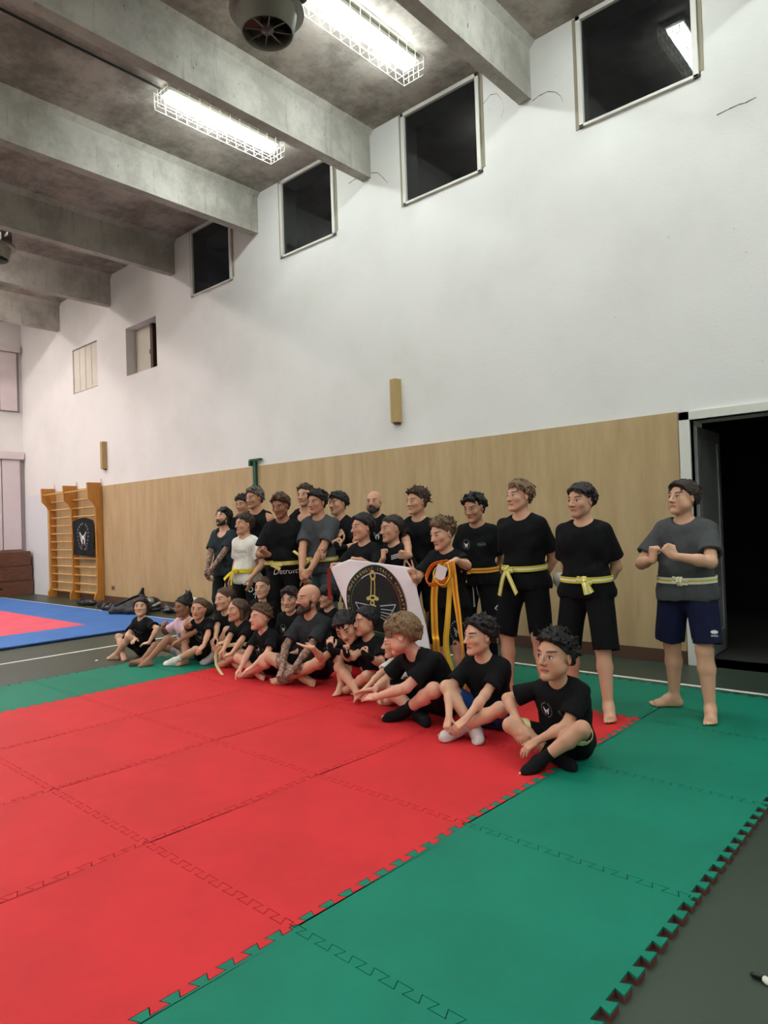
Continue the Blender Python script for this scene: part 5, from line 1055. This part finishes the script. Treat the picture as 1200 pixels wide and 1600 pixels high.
pad(-13.25, 6.05, 12, 'black padded shin guard at the left end of the gear pile on the blue mats'); pad(-12.45, 6.02, -8, 'black padded shin guard second from the left in the gear pile'); pad(-11.85, 5.86, 20, 'black padded shin guard next to the bulky bag in the gear pile')
bg = empty('gym_bag', (-10.85, 5.75, FLOOR), 0.5); tag(bg, 'bulky soft black gym bag behind the leftmost of the seated row', 'bag')
F = Field(); F.el((0, 0, 0.11), V3(0.33, 0.19, 0.13), RZ(0.2), 0.03); F.el((-0.26, 0.03, 0.07), V3(0.17, 0.16, 0.10), k=0.025); F.el((0.10, 0.06, 0.20), V3(0.13, 0.11, 0.12), RX(0.4), 0.025); F.rc((-0.3, -0.12, 0.05), (0.2, -0.17, 0.09), 0.05, k=0.015); F.noise(0.010, 34, 9); solid('bag_body', F, 0.014, M_LEA2, bg)
b = MB(); ribbon(b, smooth_path([(-0.25, -0.13, 0.16), (-0.1, -0.19, 0.21), (0.05, -0.14, 0.28), (0.14, 0.0, 0.33)], 5), (0.3, -0.4, 0.8), 0.04, 0.006); b.build('bag_strap', M_LEA, bg)
fl_ = empty('kit_flap', (-11.75, 6.35, FLOOR)); tag(fl_, 'dark pointed bag corner standing up behind the gear pile', 'bag')
F = Field(); F.rc((-0.2, 0, 0.1), (0.2, 0, 0.12), 0.10, 0.12, 0.04); F.rc((0.1, 0, 0.15), (0.22, -0.02, 0.36), 0.09, 0.03, 0.05); F.noise(0.01, 18, 2); solid('bag_body', F, 0.012, M_LEA, fl_)
hm = empty('head_guard', (-11.05, 6.22, FLOOR)); tag(hm, 'dark head guard with silver patches at the right of the gear pile', 'head guard')
F = Field(); F.el((0, 0, 0.12), V3(0.15, 0.17, 0.13), k=0.02); F.el((0.0, -0.15, 0.09), V3(0.09, 0.1, 0.07), k=0.02, sub=True); F.rc((0.10, -0.05, 0.03), (0.14, 0.06, 0.03), 0.04, k=0.02); solid('shell', F, 0.010, M_LEA, hm)
F = Field(); F.el((0.05, -0.06, 0.17), V3(0.09, 0.09, 0.075), k=0.01); F.rc((0.14, -0.04, 0.10), (0.17, 0.06, 0.14), 0.03, k=0.02); solid('silver_patch', F, 0.009, simple('silver_vinyl', (150, 150, 146), 0.3, metal=0.5), hm)
glove(-10.75, 6.36, 150, 'black boxing glove by the skirting behind the pale pink tee'); glove(-10.38, 6.22, 200, 'black boxing glove lying on its side nearer the pale pink tee', 0.9)
cp = empty('white_cap', (-9.95, 6.36, FLOOR)); tag(cp, 'white cap on the dark bag by the skirting', 'cap')
F = Field(); F.el((0, 0, 0.19), V3(0.11, 0.12, 0.085), k=0.02); F.plane((0, 0, 0.17), (0, 0, -1)); F.el((0, -0.13, 0.18), V3(0.09, 0.1, 0.012), k=0.012); solid('crown', F, 0.009, simple('white_cotton', (214, 212, 206), 0.8), cp)
b2 = empty('backpack', (-9.72, 6.26, FLOOR)); tag(b2, 'dark backpack with a white cap on it by the skirting', 'backpack')
F = Field(); F.el((-0.1, 0, 0.09), V3(0.3, 0.2, 0.09), k=0.04); F.el((0.15, 0.02, 0.12), V3(0.2, 0.17, 0.13), k=0.05); F.noise(0.01, 18, 6); solid('pack_body', F, 0.013, M_LEA2, b2)
b = MB(); ribbon(b, smooth_path([(0.0, -0.17, 0.06), (0.1, -0.19, 0.16), (0.2, -0.12, 0.24)], 5), (1, 0, 0.2), 0.04, 0.006); b.build('strap', M_LEA, b2)

# ------------------------------------------------------------------ scraps on the floor
F = Field(); F.rc((0, 0, 0.010), (0.026, 0.004, 0.011), 0.008, 0.009, 0.01); sc = solid('cap_end', F, 0.004, simple('black_plastic', (18, 20, 20), 0.3))
sr = empty('broken_pen', (-0.585, 2.262, FLOOR), -0.1); tag(sr, 'small black and white scrap on the grey floor at the right edge', 'scrap'); sc.parent = sr
F = Field(); F.rc((0.034, 0.004, 0.011), (0.075, 0.01, 0.010), 0.009, 0.007, 0.01); F.rc((0.045, -0.006, 0.007), (0.09, 0.012, 0.009), 0.008, 0.005, 0.01); F.noise(0.002, 160, 3); solid('paper_end', F, 0.004, simple('white_scrap', (206, 204, 196), 0.7), sr)
F = Field(); F.el((0, 0, 0.008), V3(0.022, 0.016, 0.009), k=0.01); F.noise(0.004, 100, 2); sp_ = solid('paper_scrap', F, 0.005, W_); sp_.location = (-7.36, 3.47, FLOOR); tag(sp_, 'tiny white paper scrap on the grey floor beside the leftmost bare feet', 'scrap')

# ------------------------------------------------------------------ the flag
def yf(x, z): return 4.235 + 0.02 * math.sin((x + 4.4) * 11 + z * 2.2) * (0.25 + 0.9 * abs(x + 3.88)) - 0.05 * max(0, z - 0.9) * 0 + 0.008 * math.sin(z * 13 + x * 9)
def fed(u, v):
    zt = np.interp(u, [0, 0.26, 0.55, 1], [1.0, 1.075, 1.052, 1.02]); xl = np.interp(v, [0, 0.45, 1], [-4.10, -4.20, -4.43]); xr = np.interp(v, [0, 0.3, 1], [-3.30, -3.34, -3.47]); zb = 0.20
    if u > 0.9: zt = zt - (u - 0.9) * 0.1
    return xl + (xr - xl) * u, zb + (zt - zb) * v
flag = cloth_sheet(0, 1, 0, 1, yf, 70, 60, edge=fed).build('flag', simple('white_flag_cloth', (226, 222, 226), 0.8, var=0.04), smooth=True); tag(flag, 'white flag with a black round emblem held up in front of the standing row', 'flag')
R = 0.345; CX, CZ = -3.885, 0.69
ff = lambda x, y, l: (CX + x, yf(CX + x, CZ + y) - l - 0.0015, CZ + y)
grid_disc = []
for i in range(10):
    grid_disc += ring2(0, 0, R * i / 10 + 1e-4, R * (i + 1) / 10, 60)
wing = lambda s: stroke2([(s * 0.05, -0.0), (s * 0.22, 0.02), (s * 0.13, -0.12), (s * 0.05, -0.09)], 0.009) + stroke2([(s * 0.06, -0.025), (s * 0.195, -0.03)], 0.007) + stroke2([(s * 0.06, -0.05), (s * 0.175, -0.062)], 0.007) + stroke2([(s * 0.06, -0.072), (s * 0.155, -0.092)], 0.007)
sword = ring2(-0.03, 0.255, 0.018, 0.034, 24, 1.3) + stroke2([(-0.048, 0.225), (-0.05, 0.09)], 0.009) + stroke2([(-0.012, 0.225), (-0.010, 0.09)], 0.009) + ring2(-0.03, 0.065, 0.022, 0.048, 26, 0.5) + [[(-0.09, 0.075), (-0.06, 0.06), (-0.07, 0.04), (-0.095, 0.05)], [(0.03, 0.075), (0.0, 0.06), (0.01, 0.04), (0.035, 0.05)]] + ring2(-0.03, 0.02, 0.012, 0.024, 20, 1.2) + stroke2([(-0.07, -0.005), (-0.03, 0.01), (0.01, -0.005)], 0.012)
txt = arc_text('ASS.NE MUSSAENGIC ITALIA COMBATTIMENTO', 0.042, 0.308, 200, -40)
ban = [[(-0.16, -0.205), (0.18, -0.235), (0.18, -0.315), (-0.16, -0.285)]]
mapped('flag_emblem', [(grid_disc, BLK), (ring2(0, 0, R - 0.007, R, 60, 1, 70, 210), GREENP), (ring2(0, 0, R - 0.007, R, 60, 1, -60, 70), REDP), (ring2(0, 0, 0.268, 0.277, 30, 1, 125, 210), GREENP), (ring2(0, 0, 0.268, 0.279, 30, 1, 62, 125), SILV), (ring2(0, 0, 0.268, 0.279, 40, 1, -60, 62), REDP), (txt, GOLD), (wing(1) + wing(-1), SILV), (sword, GOLD), (ban, GREENP), (stroke2([(-0.16, -0.205), (0.18, -0.235), (0.18, -0.315), (-0.16, -0.285), (-0.16, -0.205)], 0.008) + text2('SANGUE', 0.085, 0.01, -0.262, -0.08), GOLD)], ff, flag)

# ------------------------------------------------------------------ belts that are held or lie about
def loose_belt(pts, wd, a, c, label, group='orange and yellow belts held up', w=0.042, n=8):
    mb = MB(); p = smooth_path(pts, n); W = wd if not isinstance(wd, list) else [np.array([np.interp(i / (len(p) - 1), np.linspace(0, 1, len(wd)), [q[k] for q in wd]) for k in range(3)]) for i in range(len(p))]
    ac = ribbon(mb, p, W, w, 0.005); o = mb.build('martial_arts_belt', mat_belt('belt_%d_%d_%d__%d' % (a[0], a[1], a[2], c[0]), a, c)); attr(o.data, 'across', 'FLOAT', ac); tag(o, label, 'belt', group); return o

loose_belt([(-3.02, 4.05, 1.08), (-3.084, 4.04, 0.985), (-3.108, 4.03, 0.832), (-3.121, 4.04, 0.664), (-3.127, 4.05, 0.535), (-3.105, 4.03, 0.499), (-3.115, 4.05, 0.393), (-3.066, 4.05, 0.29), (-3.008, 4.05, 0.156)], [(0.8, 0.4, 0), (0.8, 0.5, 0), (0.75, 0.66, 0), (0.8, 0.3, 0), (0.75, 0.66, 0)], (228, 170, 52), (206, 118, 34), 'held orange belt with the wide left tail hanging to the shins', w=0.05)
loose_belt([(-2.936, 4.03, 1.08), (-2.953, 4.03, 0.957), (-2.969, 4.03, 0.84), (-2.982, 4.02, 0.676), (-3.007, 4.02, 0.51), (-3.0, 4.02, 0.408), (-2.97, 4.02, 0.305), (-2.92, 4.0, 0.19)], [(0.9, 0.1, 0), (0.9, 0.0, 0), (0.75, 0.6, 0), (0.75, 0.6, 0)], (212, 164, 44), (222, 176, 60), 'held yellow belt whose middle tail kinks near the bottom', w=0.042)
loose_belt([(-2.93, 4.02, 1.085), (-2.916, 4.02, 0.982), (-2.905, 4.02, 0.844), (-2.888, 4.02, 0.706), (-2.876, 4.02, 0.592), (-2.864, 4.02, 0.479), (-2.868, 4.02, 0.36)], [(0.7, 0.6, 0), (0.8, 0.4, 0), (0.9, -0.2, 0), (0.5, -0.8, 0)], (226, 170, 54), (204, 96, 30), 'held orange belt with the thin twisted right tail', w=0.042)
loose_belt([(-2.963, 4.02, 1.095), (-3.081, 4.0, 1.063), (-3.132, 3.98, 0.976), (-3.087, 3.95, 0.921), (-2.969, 3.96, 0.943), (-2.909, 4.0, 1.005), (-2.92, 4.02, 1.085)], [(0.1, -0.9, 0.3), (0.1, -0.7, 0.6), (0.1, -0.6, 0.8), (0.1, -0.9, 0.4)], (222, 106, 34), (226, 150, 50), 'orange belt looped in a ring round the holding hand', w=0.036)
loose_belt([(-3.006, 4.0, 1.08), (-3.056, 3.97, 1.003), (-3.013, 3.95, 0.934), (-2.944, 3.95, 0.918), (-2.915, 3.98, 0.99), (-2.95, 4.0, 1.08)], [(0.3, -0.9, 0.3), (0.2, -0.8, 0.6), (0.2, -0.8, 0.5)], (224, 180, 60), (210, 128, 38), 'yellow belt in a smaller ring inside the orange loop', w=0.034)
tg = MB(); tg.box(-0.04, 0.04, -0.001, 0.001, -0.055, 0.055); o = tg.build('belt_tag', simple('white_card', (222, 222, 222), 0.6)); o.location = (-2.975, 3.945, 1.01); o.rotation_euler = (0.2, 0.4, 0.2); tag(o, 'white paper tag among the held orange belts', 'tag')
loose_belt([(-5.40, 4.07, 0.25), (-5.51, 4.03, 0.25), (-5.61, 3.97, 0.235), (-5.678, 3.90, 0.203), (-5.679, 3.86, 0.15), (-5.574, 3.80, 0.07), (-5.437, 3.76, 0.01)], [(0, 0.3, 1), (0, -0.4, 0.8), (0.2, -0.7, 0.4), (0.3, -0.8, 0)], (212, 200, 140), (220, 212, 170), 'pale yellow belt drooping from the lap of the big white print tee', 'pale belts', w=0.036)
loose_belt([(-4.475, 4.27, 0.99), (-4.485, 4.27, 0.89), (-4.49, 4.28, 0.70)], (0.75, 0.66, 0), (150, 46, 40), (150, 46, 40), 'narrow red strap hanging beside the left edge of the flag', 'red straps', w=0.03)
loose_belt([(-2.832, 4.02, 0.30), (-2.84, 4.0, 0.2), (-2.87, 3.98, 0.12), (-2.88, 3.95, 0.012)], (0.75, 0.66, 0), (220, 116, 34), (226, 176, 56), 'short orange belt end behind the bright blue shorts', 'orange belt ends', w=0.045)
F = Field(); F.el((0, 0, 0), V3(0.075, 0.05, 0.06), k=0.02); F.el((0.03, 0, -0.06), V3(0.05, 0.04, 0.05), k=0.02); F.rc((-0.05, 0, -0.02), (0.04, 0.0, -0.10), 0.02, k=0.01); F.noise(0.008, 60, 8); v, q = F.mesh(0.007); wc = link('hand_towel', quad_mesh('hand_towel', v, q), simple('white_towel', (206, 205, 200), 0.85)); wc.location = (-2.485, 4.84, 0.90); tag(wc, 'crumpled white cloth held behind the back between two belted standers', 'towel')
